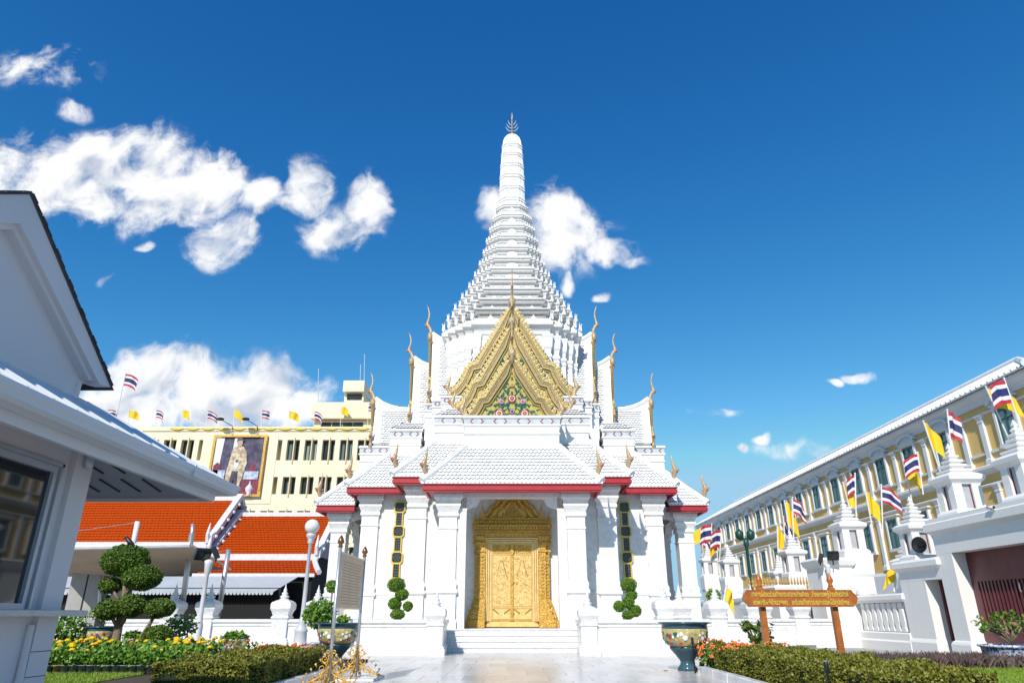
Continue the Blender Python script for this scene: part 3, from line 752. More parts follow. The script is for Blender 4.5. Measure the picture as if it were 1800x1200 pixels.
# the gables lean outwards: foot set back, apex thrown forward
def lean_gable(root, d, z0, z1, roof):
    f = lambda z: .26 - .46 * (z - z0) / (z1 - z0)
    for o in [root] + list(root.children):
        if o.location.length > 1e-6: o.location.y += f(o.location.z)
        else:
            for v in o.data.vertices: v.co.y += f(v.co.z)
    for o in [roof] + list(roof.children):
        for v in o.data.vertices:
            k = max(0., min(1., (-d + 1.5 - v.co.y) / .9)); v.co.y += f(min(v.co.z, z1)) * k
for g_, d_, z0_, z1_ in ((g1, 7.34, 9.08, 11.72), (g2, 5.36, 9.98, 14.10), (g3, 4.40, 11.05, 15.55)):
    lean_gable(g_, d_, z0_, z1_, GROOF[g_.name])

# main door -----------------------------------------------------------
yD = -6.4
door = q(MB().rect(-1.05, 1.05, yD - .12, yD - .004, [(0, FLOOR + .02), (0, 4.2)]).build('door_frame', M['goldpl'], shrine))
fr = MB()
for w0, w1, y in ((.83, .90, -.2), (.92, .98, -.24), (1.0, 1.06, -.28)):
    for s in (-1, 1):
        x0, x1 = sorted((s * w0, s * w1)); fr.box(x0, x1, yD + y, yD - .1, FLOOR + .235, 3.92 + (w1 - .83))
    fr.box(-w0, w0, yD + y, yD - .1, 3.92 + (w0 - .83), 3.92 + (w1 - .83)); fr.box(-w1, w1, yD + y, yD - .1, FLOOR + .04 + (.9 - w1) * -.0, FLOOR + .22 - (w1 - .9) * .6)
q(fr.build('frame_moulding', M['goldpl'], door))
for s in (-1, 1):
    x0, x1 = sorted((s * .02, s * .82))
    lfm = q(MB().box(x0, x1, yD - .17, yD - .1, 1.0, 3.9).build('door_leaf', M['goldpl'], door))
    cx = s * .42
    dec = MB()
    for z0, z1 in ((1.03, 1.45), (1.5, 3.5),):
        for a, b in ((x0 + .03, x0 + .05), (x1 - .05, x1 - .03)): dec.box(a, b, yD - .19, yD - .168, z0, z1)
        for zz in (z0, z1 - .02): dec.box(x0 + .03, x1 - .03, yD - .188, yD - .168, zz, zz + .02)
    q(dec.build('leaf_moulding', M['gold'], lfm))
    pan = MB(); pan.box(x0 + .03, x1 - .03, yD - .18, yD - .168, 3.53, 3.87); q(pan.build('top_panel', M['goldcv'], lfm))
    orn = MB()      # the dark pointed figures and scrolls
    for k in range(7):
        f = k / 6
        for e in (-1, 1):
            xx = cx + e * (.03 + .15 * f); zz = 3.22 - .55 * f
            orn.prism([(xx - .012, zz), (xx + .02 * e, zz - .05), (xx + .028 * e, zz + .01), (xx + .006, zz + .07)], yD - .178, yD - .169, 'xz')
    for k in range(5):
        for e in (-1, 1):
            xx = cx + e * (.1 + .05 * k); zz = 1.22 + .035 * k
            orn.prism([(xx, zz), (xx + .05 * e, zz + .02), (xx + .04 * e, zz + .10), (xx + .01 * e, zz + .05)], yD - .178, yD - .169, 'xz')
    tag(q(orn.build('dark_scroll', M['golddk'], lfm)), kind='stuff')
    rel = MB(); rd_ = random.Random(11 + s)
    for k in range(260):
        xx = rd_.uniform(x0 + .08, x1 - .08); zz = rd_.uniform(1.5, 3.45); a = rd_.uniform(0, PI); L = rd_.uniform(.015, .04)
        rel.tube([(xx - L * math.cos(a), yD - .172, zz - L * math.sin(a)), (xx + .02, yD - .178, zz), (xx + L * math.cos(a + .7), yD - .172, zz + L * math.sin(a + .7))], .0045, 4)
    tag(q(rel.build('scroll_relief', M['goldcv'], lfm)), kind='stuff')
mt = MB(); mt.box(-.055, .055, yD - .22, yD - .1, 1.0, 3.9); 
for z in (1.3, 2.45, 3.6): mt.prism([(-.09, z), (0, z - .16), (.09, z), (0, z + .16)], yD - .25, yD - .2, 'xz')
q(mt.build('astragal', M['gold'], door))
for s in (-1, 1):             # clustered gold side columns, flaring at the foot
    for (xc, w, y0) in ((1.22, .15, .34), (1.42, .10, .24)):
        prof = [(.16, FLOOR + .01), (.16, FLOOR + .28), (.12, FLOOR + .32), (.13, FLOOR + .42), (.09, FLOOR + .5), (.10, FLOOR + .62), (.05, FLOOR + .72), (.06, FLOOR + .84), (.03, FLOOR + .9), (.03, FLOOR + .98), (0, FLOOR + 1.05), (0, 3.55), (.03, 3.58), (.03, 3.64), (0, 3.68), (.01, 3.8), (.05, 3.95), (.02, 4.0), (.06, 4.14), (.06, 4.2)]
        fl = lambda e, z: e * (2.2 if xc < 1.3 else 2.0)
        b = MB(); c = s * (xc + .0)
        b.loft([[(c - s * w - (0), yD - y0 - e * 1.2, z), (c + s * (w + fl(e, z)), yD - y0 - e * 1.2, z), (c + s * (w + fl(e, z)), yD, z), (c - s * w, yD, z)] for e, z in prof])
        o = q(b.build('door_column', M['goldcv'], door))
        bd = MB()
        for z in [1.85 + .13 * k for k in range(13)]: bd.prism([(c - .07, z), (c, z - .055), (c + .07, z), (c, z + .055)], yD - y0 - .03, yD - y0 + .01, 'xz')
        q(bd.build('bead_row', M['gold'], o))
en = q(MB().rect(-1.5, 1.5, yD - .32, yD, [(0, 4.18), (.03, 4.22), (.03, 4.34), (.08, 4.36), (.08, 4.42), (.05, 4.44), (.05, 4.52), (.14, 4.56), (.14, 4.64), (.02, 4.66), (-.04, 4.70), (-.04, 4.84), (.02, 4.87), (.02, 4.93)]).build('entablature', M['goldcv'], door))
tb = MB()
for k in range(26): x = -1.5 + k * .12; tb.prism([(x - .045, 4.46), (x + .045, 4.46), (x + .03, 4.55), (x - .03, 4.55)], yD - .47, yD - .36, 'xz')
for k in range(24): x = -1.40 + k * .122; tb.prism([(x - .04, 4.77), (x, 4.72), (x + .04, 4.77), (x, 4.82)], yD - .31, yD - .28, 'xz')
for k in range(25): x = -1.46 + k * .122; tb.prism([(x - .045, 4.28), (x, 4.23), (x + .045, 4.28), (x, 4.33)], yD - .37, yD - .34, 'xz')
tag(q(tb.build('dentil_row', M['gold'], en)), kind='stuff')
for s in (-1, 1):
    for xc, zb, hh in ((1.52, 4.64, .62), (1.22, 4.93, .72)):
        b = MB().square([(.10, 0), (.10, .08), (.06, .1), (.07, .2), (.04, .22), (.05, .3), (.025, .34), (.03, .42), (.012, .5), (.002, hh)], (s * xc, yD - .2, zb)); q(b.build('spirelet', M['gold'], door))
for (h, z0, z1, y) in ((1.18, 4.93, 6.25, .14), (.86, 4.93, 5.90, .22), (.55, 4.95, 5.55, .28)):
    p = barge_path(h, z0, z1); b = MB(); pd = MB()
    pd.prism([(-h, z0), (h, z0), (h * .7, z0 + .3 * (z1 - z0)), (0, z1), (-h * .7, z0 + .3 * (z1 - z0))], yD - y + .02, yD - .0, 'xz')
    o = q(pd.build('door_gable', M['goldcv'], door))
    for s in (-1, 1): ribbon(b, p, 0, .09, yD - y - .05, yD - y + .03, s); ribbon(b, p, -.06, -.03, yD - y - .02, yD - y + .03, s)
    for s in (-1, 1):
        for k in range(9):
            f = (k + .5) / 9 * 9; i = min(int(f), 9); g = f - i; pp = offset_path(p, .07)
            x = pp[i][0] + (pp[i + 1][0] - pp[i][0]) * g; z = pp[i][1] + (pp[i + 1][1] - pp[i][1]) * g
            b.prism([(s * (x - .05), z), (s * (x + .05), z - .02), (s * (x + .07), z + .12)][:: (1 if s > 0 else -1)], yD - y - .02, yD - y + .02, 'xz')
    q(b.build('gable_edge', M['gold'], o))
for k in range(10):
    x = -.32 + (k % 5) * .16; z = 5.03 + (k // 5) * .17
    q(inst('relief_leaf', RELIEF, door, (x, yD - .29, z), (0, 0, 0), (.5, .6, .5)))

# quarter turn copies of everything on the front arm
def turn_copies(objs, turns):
    for t in turns:
        R = Matrix.Rotation(t * PI / 2, 4, 'Z'); mp = {}
        for o in objs:
            c = o.copy(); COL.objects.link(c)
            if o.parent in mp: c.parent = mp[o.parent]; c.matrix_basis = o.matrix_basis
            else: c.parent = shrine; c.matrix_basis = R @ o.matrix_basis
            mp[o] = c
turn_copies(Q, (1, 2, 3))

# the front steps
for k in range(4):
    z1 = FLOOR - k * .182; yb = -8.95 - .3 * k
    MB().rect(-2.62, 2.62, yb - .32, yb + .1 if k == 0 else yb - .004, [(-.03, 0.006), (-.03, z1 - .05), (0, z1 - .04), (0, z1)]).build('step', M['marble2'], shrine)

# the tower -------------------------------------------------------------
RD = [(.56, 1), (.56, .91), (.69, .91), (.69, .80), (.80, .80), (.80, .69), (.91, .69), (.91, .56), (1, .56)]
def redent(R, z, off=0.):
    q1 = [(x * R + off, y * R + off) for x, y in RD]
    pts = [(x, -y) for x, y in q1] 
    allp = []
    for k in range(4):
        c, s = math.cos(k * PI / 2), math.sin(k * PI / 2)
        allp += [(x * c - y * s, x * s + y * c, z) for x, y in pts]
    return allp
def tier(name, prof):
    return MB().loft([redent(R, z) for R, z in prof]).build(name, M['spire'], shrine)
body = tier('tower_body', [(3.62, 9.4), (3.62, 11.4), (3.5, 11.5), (3.5, 11.7), (3.4, 11.8), (3.34, 12.0), (3.30, 13.2), (3.36, 13.24), (3.36, 13.34), (3.28, 13.4), (3.28, 13.62), (3.36, 13.68), (3.34, 13.8), (3.3, 13.84), (3.42, 14.45), (3.48, 14.5), (3.48, 14.62), (3.44, 14.66), (3.62, 14.9), (3.74, 14.94), (3.74, 15.12), (3.66, 15.16), (3.66, 15.26), (3.56, 15.3)])
# small pilaster capitals on the redents, like the row of columns under the cornice
def corner_pts(R):
    out = []
    for k in range(4):
        c, s = math.cos(k * PI / 2), math.sin(k * PI / 2)
        for (x, y) in ((.56, 1), (.69, .91), (.80, .80), (.91, .69), (1, .56)):
            for sy in (1,):
                X, Y = x * R, -y * R
                out.append((X * c - Y * s, X * s + Y * c, k))
    return out
for (X, Y, k) in corner_pts(3.36):
    d = Vector((X, Y, 0)).normalized()
    MB().square([(.21, 11.9), (.21, 12.2), (.16, 12.3), (.15, 13.0), (.19, 13.08), (.14, 13.2), (.20, 13.3), (.20, 13.42), (.15, 13.46), (.17, 13.7), (.22, 13.82), (.25, 14.3), (.28, 14.42), (.28, 14.5)], (0, 0, 0)).build('pilaster', M['spire'], body, loc=(X - d.x * .12, Y - d.y * .12, 0))

def antefix():
    """corner flame: two crossed hooked leaves curling outwards (+x and -y)"""
    b = MB(); pol = [(-.30, 0), (-.34, .20), (-.16, .40), (.0, .60), (.10, .85), (.34, 1.12), (.60, 1.22), (.44, 1.0), (.38, .78), (.44, .48), (.46, .20), (.40, 0)]
    b.prism(pol, -.10, .10, 'xz'); b.prism([(-x, z) for x, z in pol][::-1], -.10, .10, 'yz')
    return b.mesh('antefix', M['spire'])
def front_leaf():
    b = MB(); b.prism([(-.5, 0), (-.46, .3), (-.2, .55), (0, 1.0), (.2, .55), (.46, .3), (.5, 0)], -.14, .14, 'xz'); b.prism([(-.26, .05), (-.2, .28), (0, .6), (.2, .28), (.26, .05)], -.22, -.14, 'xz'); return b.mesh('antefix', M['spire'])
ANT, ANF = antefix(), front_leaf()
def put_antefix(root, R, z, s):
    for k in range(4):
        c, sn = math.cos(k * PI / 2), math.sin(k * PI / 2)
        for j, (x, y) in enumerate(((.56, 1), (.69, .91), (.80, .80), (.91, .69), (1, .56), (0, 1), (.30, 1), (-.30, 1))):
            X, Y = (x * R - .05, -y * R + .05) if j < 5 else (x * R, -y * R + .06)
            inst('antefix', ANT if j < 5 else ANF, root, (X * c - Y * sn, X * sn + Y * c, z), (0, 0, k * PI / 2), (s * .8, s * .8, s) if j < 5 else (s * .9, s * .6, s * .8))
RZ = [(15.28, 3.40), (15.7, 3.25), (16.4, 2.95), (17.1, 2.66), (18.3, 2.16), (19.4, 1.80), (20.55, 1.53), (21.8, 1.31), (23.0, 1.08), (24.0, .85)]
def rz(z):
    for (a, ra), (b_, rb) in zip(RZ, RZ[1:]):
        if z <= b_: return ra + (rb - ra) * (z - a) / (b_ - a)
    return RZ[-1][1]
NT_ = 11; zz_ = [15.28 + 8.72 * (i / NT_) ** 1.06 for i in range(NT_ + 1)]
tops = [(a, b_, rz(a) * 1.0, rz(b_) * .985) for a, b_ in zip(zz_, zz_[1:])]
put_antefix(body, 3.66, 15.25, .36)
for i, (z0, z1, r0, r1) in enumerate(tops):
    h = z1 - z0
    pr = [(r0, z0 - .05), (r0, z0 + .08 * h), (r0 * .965, z0 + .10 * h), (r0 * .965, z0 + .15 * h), (r0 * .99, z0 + .17 * h), (r0 * .99, z0 + .22 * h), (r1 * 1.0, z0 + .27 * h), (r1 * .96, z0 + .31 * h), (r1 * .96, z0 + .46 * h), (r1 * 1.03, z0 + .49 * h), (r1 * 1.03, z0 + .54 * h), (r1 * .96, z0 + .57 * h), (r1 * .98, z0 + .64 * h), (r1 * 1.04, z0 + .70 * h),
          (r1 * 1.11, z0 + .73 * h), (r1 * 1.11, z0 + .80 * h), (r1 * 1.06, z0 + .82 * h), (r1 * 1.15, z0 + .88 * h), (r1 * 1.15, z0 + .95 * h), (r1 * 1.02, z1)]
    o = tier('tower_tier', pr)
    # niche panels between the mouldings, one on each side of every redent
    for k in range(4):
        inst('niche', bpy.data.meshes.get('niche') or MB().prism([(-.5, 0), (.5, 0), (.5, .55), (0, 1), (-.5, .55)], -.08, .08, 'xz').mesh('niche', M['spire']), o,
             (math.sin(k * PI / 2) * r1 * .985, -math.cos(k * PI / 2) * r1 * .985, z0 + .28 * h), (0, 0, k * PI / 2), (r1 * .40, 1, .42 * h))
    if i < NT_ - 1: put_antefix(o, r1 * 1.12, z1 - .04, max(.13, .30 - .018 * i))
bell = [(.80, 23.95), (.80, 24.15), (.76, 24.3)]
prof = [(.765, 24.3), (.755, 25.0), (.735, 26.0), (.70, 27.0), (.655, 27.8), (.61, 28.5), (.555, 29.0), (.47, 29.3), (.34, 29.52), (.18, 29.66), (.05, 29.72)]
sp = MB().loft([redent(r, z) for r, z in bell + prof[1:]]).build('spire', M['spire'], shrine)
for z, r in ((24.45, .765), (25.3, .752), (26.15, .733), (27.0, .70), (27.8, .658), (28.5, .612)):
    b = MB(); b.loft([redent(r, z - .16, 0), redent(r + .035, z - .14), redent(r + .035, z - .06), redent(r, z - .04), redent(r + .0, z + .04), redent(r + .03, z + .06), redent(r + .03, z + .12), redent(r - .01, z + .15)]); rg = b.build('ring_moulding', M['spgrey'], sp)
    nb = MB()
    for k in range(4):
        for x in (-.36, -.18, 0, .18, .36):
            X, Y = x * r * 1.2, -r - .012; c, sn = math.cos(k * PI / 2), math.sin(k * PI / 2)
            nb.prism([(X - .05, z - .04), (X + .05, z - .04), (X, z + .07)], Y - .02, Y + .03, 'xz') if k == 0 else None
    tag(nb.build('leaf_row', M['spire'], sp), kind='stuff')
fi = MB(); fi.lathe([(.09, 29.62), (.07, 29.8), (.10, 29.86), (.05, 29.95), (.045, 30.6), (.06, 30.65), (.04, 30.7), (.05, 31.1), (.012, 31.45)], n=10)
FB = fi.build('trident', M['gold'], shrine)
pr_ = MB()
for lev, (z, L) in enumerate(((30.0, .42), (30.25, .36), (30.5, .26))):
    for k in range(4):
        a = k * PI / 2 + PI / 4 * 0
        dx, dy = math.cos(a), math.sin(a)
        pr_.tube([(0, 0, z), (dx * L * .5, dy * L * .5, z + .03), (dx * L * .75, dy * L * .75, z + .16), (dx * L, dy * L, z + .36)], [.03, .03, .026, .008], 6)
pr_.build('trident_prongs', M['lpost'], FB)
# ------------------------------------------------------------------ low marble wall round the shrine
def wall_thing(label, group=None):
    return thing('marble_wall', label, 'wall', group=group)
def wall_run(root, x0, y0, x1, y1, h=1.06, t=.34):
    dx, dy = x1 - x0, y1 - y0; L = math.hypot(dx, dy); a = math.atan2(dy, dx)
    b = MB(); b.rect(0, L, -t / 2, t / 2, [(.07, 0.01), (.07, .20), (.03, .26), (0, .30), (0, h - .24), (.03, h - .22), (.03, h - .17), (.01, h - .15), (.08, h - .10), (.08, h)])
    o = b.build('wall_panel', M['marble2'], root, loc=(x0, y0, 0)); o.rotation_euler = (0, 0, a); return o
def post_mesh(h=1.42, w=.30):
    b = MB()
    b.square([(w + .10, 0), (w + .10, .22), (w + .06, .26), (w + .06, .30), (w, .36), (w, h - .40), (w + .04, h - .37), (w + .04, h - .32), (w - .01, h - .28), (w + .03, h - .14), (w + .09, h - .02), (w + .09, h + .14), (w + .05, h + .22), (w - .1, h + .30)])
    return b.mesh('wall_post', M['marble2'])
def bud_mesh(w=.30):
    b = MB()
    b.lathe([(w * .62, 0), (w * .66, .05), (w * .42, .09), (w * .60, .13), (w * .56, .17), (w * .30, .20), (w * .42, .25), (w * .38, .29), (w * .18, .32), (w * .26, .37), (w * .20, .42), (w * .10, .50), (.01, .62)], n=12)
    return b.mesh('lotus_finial', M['marble2'], True)
POST, BUD = post_mesh(), bud_mesh()
def wall_post(root, x, y, z=0, s=1.0):
    p = inst('wall_post', POST, root, (x, y, z), scale=s); inst('lotus_finial', BUD, p, (0, 0, 1.70)); return p
for s, lab in ((-1, 'low white marble wall with lotus posts left of the shrine steps'), (1, 'low white marble wall with lotus posts right of the shrine steps')):
    w = wall_thing(lab)
    pts = [(2.45, 23.75), (5.3, 23.75), (5.3, 26.6), (9.0, 26.6), (9.0, 29.2), (12.9, 29.2)]
    if s < 0: pts = [(2.45, 23.75), (4.85, 23.75), (4.85, 26.6), (14.5, 26.6)]
    for a, b in zip(pts, pts[1:]): wall_run(w, s * a[0], a[1], s * b[0], b[1])
    wall_run(w, s * 2.45, 23.9, s * 2.45, 25.9)
    ps = [(2.45, 23.75)] + ([(5.3, 25.6), (6.1, 26.6), (7.4, 26.6), (9.0, 27.4), (9.9, 29.2), (11.4, 29.2)] if s > 0 else [(8.3, 26.6), (7.35, 27.6), (6.9, 28.4), (12.3, 26.6), (11.0, 26.6)])
    for i, (x, y) in enumerate(ps): wall_post(w, s * x, y, 0 if i == 0 else .12, .84 if i == 0 else .92)
    # raised terrace behind the wall
tb = MB(); tb.box(-4.7, -2.62, 23.9, 27.2, .0, .88); tb.box(2.62, 5.15, 23.9, 27.2, 0, .88)
tb.box(-8.9, -4.7, 26.75, 30.5, 0, .879); tb.box(5.15, 8.9, 26.75, 30.5, 0, .879)
tag(tb.build('terrace', M['marble2']), kind='structure')

# ------------------------------------------------------------------ kiosk on the left
kx, ex = -4.2, -3.4
kiosk = thing('kiosk', 'grey-white ticket kiosk with dark window and wide eaves at left edge', 'kiosk', (-5.5, 5.14, 0))
def kb(mb, name, mat, par=None, smooth=False):
    o = mb.build(name, mat, par or kiosk, smooth); 
    if par is None: o.location = (5.5, -5.14, 0)
    return o
yF, yN = 6.72, 3.5
# wall of the sales side with a window opening y 3.9..6.15, z 1.28..2.42
wl = MB()
wl.box(kx - .2, kx, yN, yF, 0, 1.20); wl.box(kx - .2, kx, yN, yF, 2.46, 2.75); wl.box(kx - .2, kx, 6.29, yF - .26, 1.20, 2.46); wl.box(kx - .2, kx, yN, 3.9, 1.2, 2.46)
wl.box(-7.4, kx - .2, yF - .2, yF - .002, 0, 2.75); wl.box(-7.4, kx - .2, yN, yN + .2, 0, 2.75); wl.box(-7.6, -7.4, yN, yF, 0, 2.75)
kb(wl, 'wall', M['kpaint'])
kb(MB().rect(kx - .22, kx + .05, yF - .26, yF + .02, [(0, 0), (0, 2.70)]), 'corner_post', M['kpaint'])
kb(MB().tube([(kx + .03, 6.42, .0), (kx + .03, 6.42, .55), (kx + .03, 6.42, .72), (kx + .02, 6.42, 1.12)], [.05, .05, .032, .032], 8), 'drain_pipe', M['kpaint'])
kb(MB().rect(kx - .3, kx + .24, 3.4, 6.86, [(0, 1.19), (0, 1.235), (-.01, 1.24)]), 'counter', M['counter'])
wf = MB(); 
for y0, y1 in ((3.9, 3.95), (5.35, 5.40), (6.24, 6.29)): wf.box(kx - .12, kx + (.012 if y0 == 5.35 else .015), y0, y1, 1.242, 2.46)
wf.box(kx - .12, kx + .015, 3.95, 6.24, 2.41, 2.46); wf.box(kx - .12, kx + .015, 3.95, 6.24, 1.242, 1.29)
wf.box(kx - .02, kx + .035, 6.31, 6.34, 1.25, 2.5); wf.box(kx - .02, kx + .035, 3.8, 6.34, 2.47, 2.50)
wf = kb(wf, 'window_frame', M['kalu'])
for y0, y1 in ((3.95, 5.35), (5.40, 6.24)): MB().box(kx - .03, kx - .02, y0, y1, 1.29, 2.41).build('window_pane', M['glass'], wf)
# eaves: sloping soffit, fascia and gutter
yE, zE, zW = 8.62, 2.50, 2.74
sf = MB()
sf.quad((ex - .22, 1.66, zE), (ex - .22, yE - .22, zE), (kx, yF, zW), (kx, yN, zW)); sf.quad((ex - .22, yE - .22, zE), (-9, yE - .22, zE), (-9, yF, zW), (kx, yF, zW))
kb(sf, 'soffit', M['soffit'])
for row, (f, n) in enumerate(((.30, 14), (.68, 12))):
    for k in range(n):
        x = -3.98 - k * .24 if row == 0 else -4.12 - k * .24
        if k % 5 == 4: continue
        y = yF + (yE - .22 - yF) * f; z = zW + (zE - zW) * f; dy = .22; dz = (zE - zW) / (yE - .22 - yF) * dy
        kb(MB().loft([[(x - .012, y - dy, z - dz - .012), (x + .012, y - dy, z - dz - .012), (x + .012, y - dy, z - dz + .01), (x - .012, y - dy, z - dz + .01)], [(x - .012, y + dy, z + dz - .012), (x + .012, y + dy, z + dz - .012), (x + .012, y + dy, z + dz + .01), (x - .012, y + dy, z + dz + .01)]]), 'vent_slot', M['slot'])
fa = MB()
fa.loft([[(ex - .26 + o, 1.6, z) for o, z in ((0, 2.47), (.05, 2.47), (.05, 2.64), (0, 2.64))], [(ex - .26 + o, yE - .26 + o, z) for o, z in ((0, 2.47), (.05, 2.47), (.05, 2.64), (0, 2.64))]])
fa.loft([[(ex - .26 + o, yE - .26 + o, z) for o, z in ((0, 2.47), (.05, 2.47), (.05, 2.64), (0, 2.64))], [(-9, yE - .26 + o, z) for o, z in ((0, 2.47), (.05, 2.47), (.05, 2.64), (0, 2.64))]])
kb(fa, 'fascia', M['kwhite'])
GP = [(-.205, 2.56), (-.06, 2.56), (-.02, 2.585), (-.02, 2.62), (0, 2.64), (0, 2.685), (-.012, 2.69), (-.02, 2.68), (-.025, 2.64), (-.06, 2.6), (-.205, 2.6)]
gu = MB(); gu.loft([[(ex + o, 1.6, z) for o, z in GP], [(ex + o, yE + o, z) for o, z in GP]]); gu.loft([[(ex + o, yE + o, z) for o, z in GP], [(-9, yE + o, z) for o, z in GP]])
kb(gu, 'gutter', M['kwhite'])
br = MB(); br.box(ex - .02, ex + .006, 7.3, 7.34, 2.57, 2.695); kb(br, 'gutter_joint', M['kwhite'])
# lower sheet roof and the gablet above it
rf = MB(); slab(rf, (ex - .1, 1.6, 2.70), (ex - .1, yE - .1, 2.70), (-4.55, 7.5, 3.32), (-4.55, 2.8, 3.32), .04); slab(rf, (-9, yE - .1, 2.70), (ex - .1, yE - .1, 2.70), (-4.55, 7.5, 3.32), (-9, 7.5, 3.32), .04)
lr = kb(rf, 'roof', M['kroof'])
for k in range(22):
    y = 2.0 + k * .3; f = 1 if y < 7.4 else max(.1, (yE - y) / 1.2)
    MB().tube([(ex - .1, y, 2.72), (ex - .1 - 1.1 * f, y, 2.72 + .61 * f)], .018, 4).build('roof_seam', M['kroof'], lr)
gx = -4.3
gb = MB(); gb.prism([(5.14 - 1.66, 3.42), (5.14 + 1.60, 3.42), (5.14 + .04, 4.50), (5.14 - .04, 4.50)], gx - .16, gx - .12, 'yz'); gb.box(gx - .5, gx - .11, 3.4, 6.66, 3.2, 3.42)
gab = kb(gb, 'gable_wall', M['kpaint'])
for s in (-1, 1):
    b = MB(); y0, z0, y1, z1 = 5.14 + s * 1.80, 3.45, 5.14, 4.66
    b.prism([(y0, z0), (y0 - s * .20, z0 - .03), (y1, z1 - .30), (y1, z1)][:: s], gx - .14, gx + .02, 'yz'); b.build('barge_board', M['kpaint'], gab)
    b = MB(); b.prism([(y0 - s * .22, z0 + .0), (y0 - s * .30, z0 - .02), (y1, z1 - .36), (y1, z1 - .3)][:: s], gx - .15, gx - .03, 'yz'); b.build('barge_lining', M['kpaint'], gab)
    b = MB(); b.prism([(y0 + s * .05, z0 - .02), (y0 + s * .0, z0 + .0), (y1, z1 + .0), (y1, z1 + .03)][:: s], -9, gx + .035, 'yz'); kb(b, 'upper_roof', M['shingle'])
    n = 20
    for k in range(n):
        f = (k + .5) / n; yy = y0 + (y1 - y0) * f + s * .02; zz = z0 + (z1 - z0) * f + .018
        b = MB(); b.prism([(yy + s * .03, zz - .03), (yy - s * .05, zz + .022), (yy - s * .05, zz + .036), (yy + s * .035, zz - .014)][:: s], gx - .6, gx + .04 + .005 * (k % 3), 'yz'); kb(b, 'shingle', M['shingle'])
for zj in (.70, .90): kb(MB().box(kx - .05, kx + .0515, yF - .259, yF + .0215, zj, zj + .006), 'panel_joint', M['slot'])
kb(MB().tube([(gx - .1, 6.6, 3.38), (gx - .14, 6.6, 3.25), (gx - .2, 6.6, 3.05)], .03, 8), 'down_pipe', M['kpaint'])
kb(MB().sphere((kx + .08, 6.6, 2.60), .05, .05, .10, 8, 8), 'bulkhead_lamp', M['kalu'], smooth=True)

# ------------------------------------------------------------------ orange tiled halls
def hall(label, X0, X1, Yr, Ye, zr, ze, low=True, gable_right=True):
    t = thing('temple_hall', label, 'hall', ((X0 + X1) / 2, Yr, 0)); ox, oy = (X0 + X1) / 2, Yr
    def P(mb, name, mat, par=None):
        o = mb.build(name, mat, par or t)
        if par is None: o.location = (-ox, -oy, 0)
        return o
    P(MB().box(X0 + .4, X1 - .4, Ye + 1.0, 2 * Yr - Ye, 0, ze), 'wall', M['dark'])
    r = MB(); slab(r, (X0, Ye, ze), (X1, Ye, ze), (X1, Yr, zr), (X0, Yr, zr), .12); slab(r, (X1, 2 * Yr - Ye, ze), (X0, 2 * Yr - Ye, ze), (X0, Yr, zr), (X1, Yr, zr), .12)
    ro = P(r, 'roof', M['ograt'])
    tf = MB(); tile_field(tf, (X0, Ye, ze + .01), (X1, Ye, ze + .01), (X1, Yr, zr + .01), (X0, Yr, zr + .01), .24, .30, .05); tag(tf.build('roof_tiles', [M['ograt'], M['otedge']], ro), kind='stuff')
    P(MB().box(X0 - .1, X1 + .1, Yr - .18, Yr + .18, zr - .1, zr + .22), 'ridge', M['hallw'], ro).location = (0, 0, 0)
    P(MB().box(X0 - .1, X1 + .1, Ye - .12, Ye + .1, ze - .34, ze + .04), 'eave_board', M['hallw'], ro)
    for X in ((X0, X1) if gable_right else (X0,)):
        b = MB()
        for s in (-1, 1):
            y0 = Yr + s * (Yr - Ye + .1)
            b.prism([(y0, ze - .2), (y0 + s * .0, ze + .22), (Yr, zr + .42), (Yr, zr)][:: s], X - .16, X + .22, 'yz')
            for k in range(5):
                f = (k + .6) / 5.4; b.sphere((X + .3, y0 + (Yr - y0) * f, ze + (zr - ze) * f + .05), .12, .12, .12, 6, 4)
        bo = P(b, 'bargeboard', M['hallw'])
        h = MB(); h.prism([(Ye + .2, ze), (2 * Yr - Ye - .2, ze), (Yr, zr)], X - .5, X - .2, 'yz'); P(h, 'gable_wall', M['halls'])
        h = MB(); h.tube([(X, Ye - .1, ze), (X, Ye - .25, ze + .5), (X, Ye - .1, ze + 1.2)], [.16, .13, .03], 6); P(h, 'eave_horn', M['hallw'])
    if low:
        r = MB(); slab(r, (X0 + .2, Ye - 1.9, ze - 1.25), (X1 + .6, Ye - 1.9, ze - 1.25), (X1 - .2, Ye, ze - .36), (X0, Ye, ze - .36), .1); lo_ = P(r, 'lower_roof', M['ograt'])
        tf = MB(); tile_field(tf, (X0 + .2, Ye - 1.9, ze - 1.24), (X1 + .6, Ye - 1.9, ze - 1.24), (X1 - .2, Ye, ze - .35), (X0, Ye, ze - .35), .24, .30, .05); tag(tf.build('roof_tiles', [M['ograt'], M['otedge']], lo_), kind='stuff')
        b = MB(); b.tube([(X1 - .1, Ye - .1, ze - .3), (X1 + .3, Ye - 1.0, ze - .75), (X1 + .75, Ye - 1.95, ze - 1.15)], .17, 6); P(b, 'hip_ridge', M['hallw'])
        P(MB().box(X0, X1 + .5, Ye - 2.0, Ye - 1.88, ze - 1.42, ze - 1.22), 'lower_eave_board', M['hallw'])
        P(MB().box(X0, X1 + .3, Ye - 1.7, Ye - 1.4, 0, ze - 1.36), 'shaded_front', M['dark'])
    return t
hall('long hall with orange tiled roof behind the beige canopy', -32.0, -19.3, 49.0, 45.0, 8.75, 5.45, True)
hall('smaller hall with orange tiled roof and lilac gable beside the shrine', -19.1, -12.3, 49.0, 45.0, 7.65, 4.72, True)
aw = thing('awning', 'grey fabric awning with fluted edge under the orange roofs', 'awning', (-18, 42, 0))
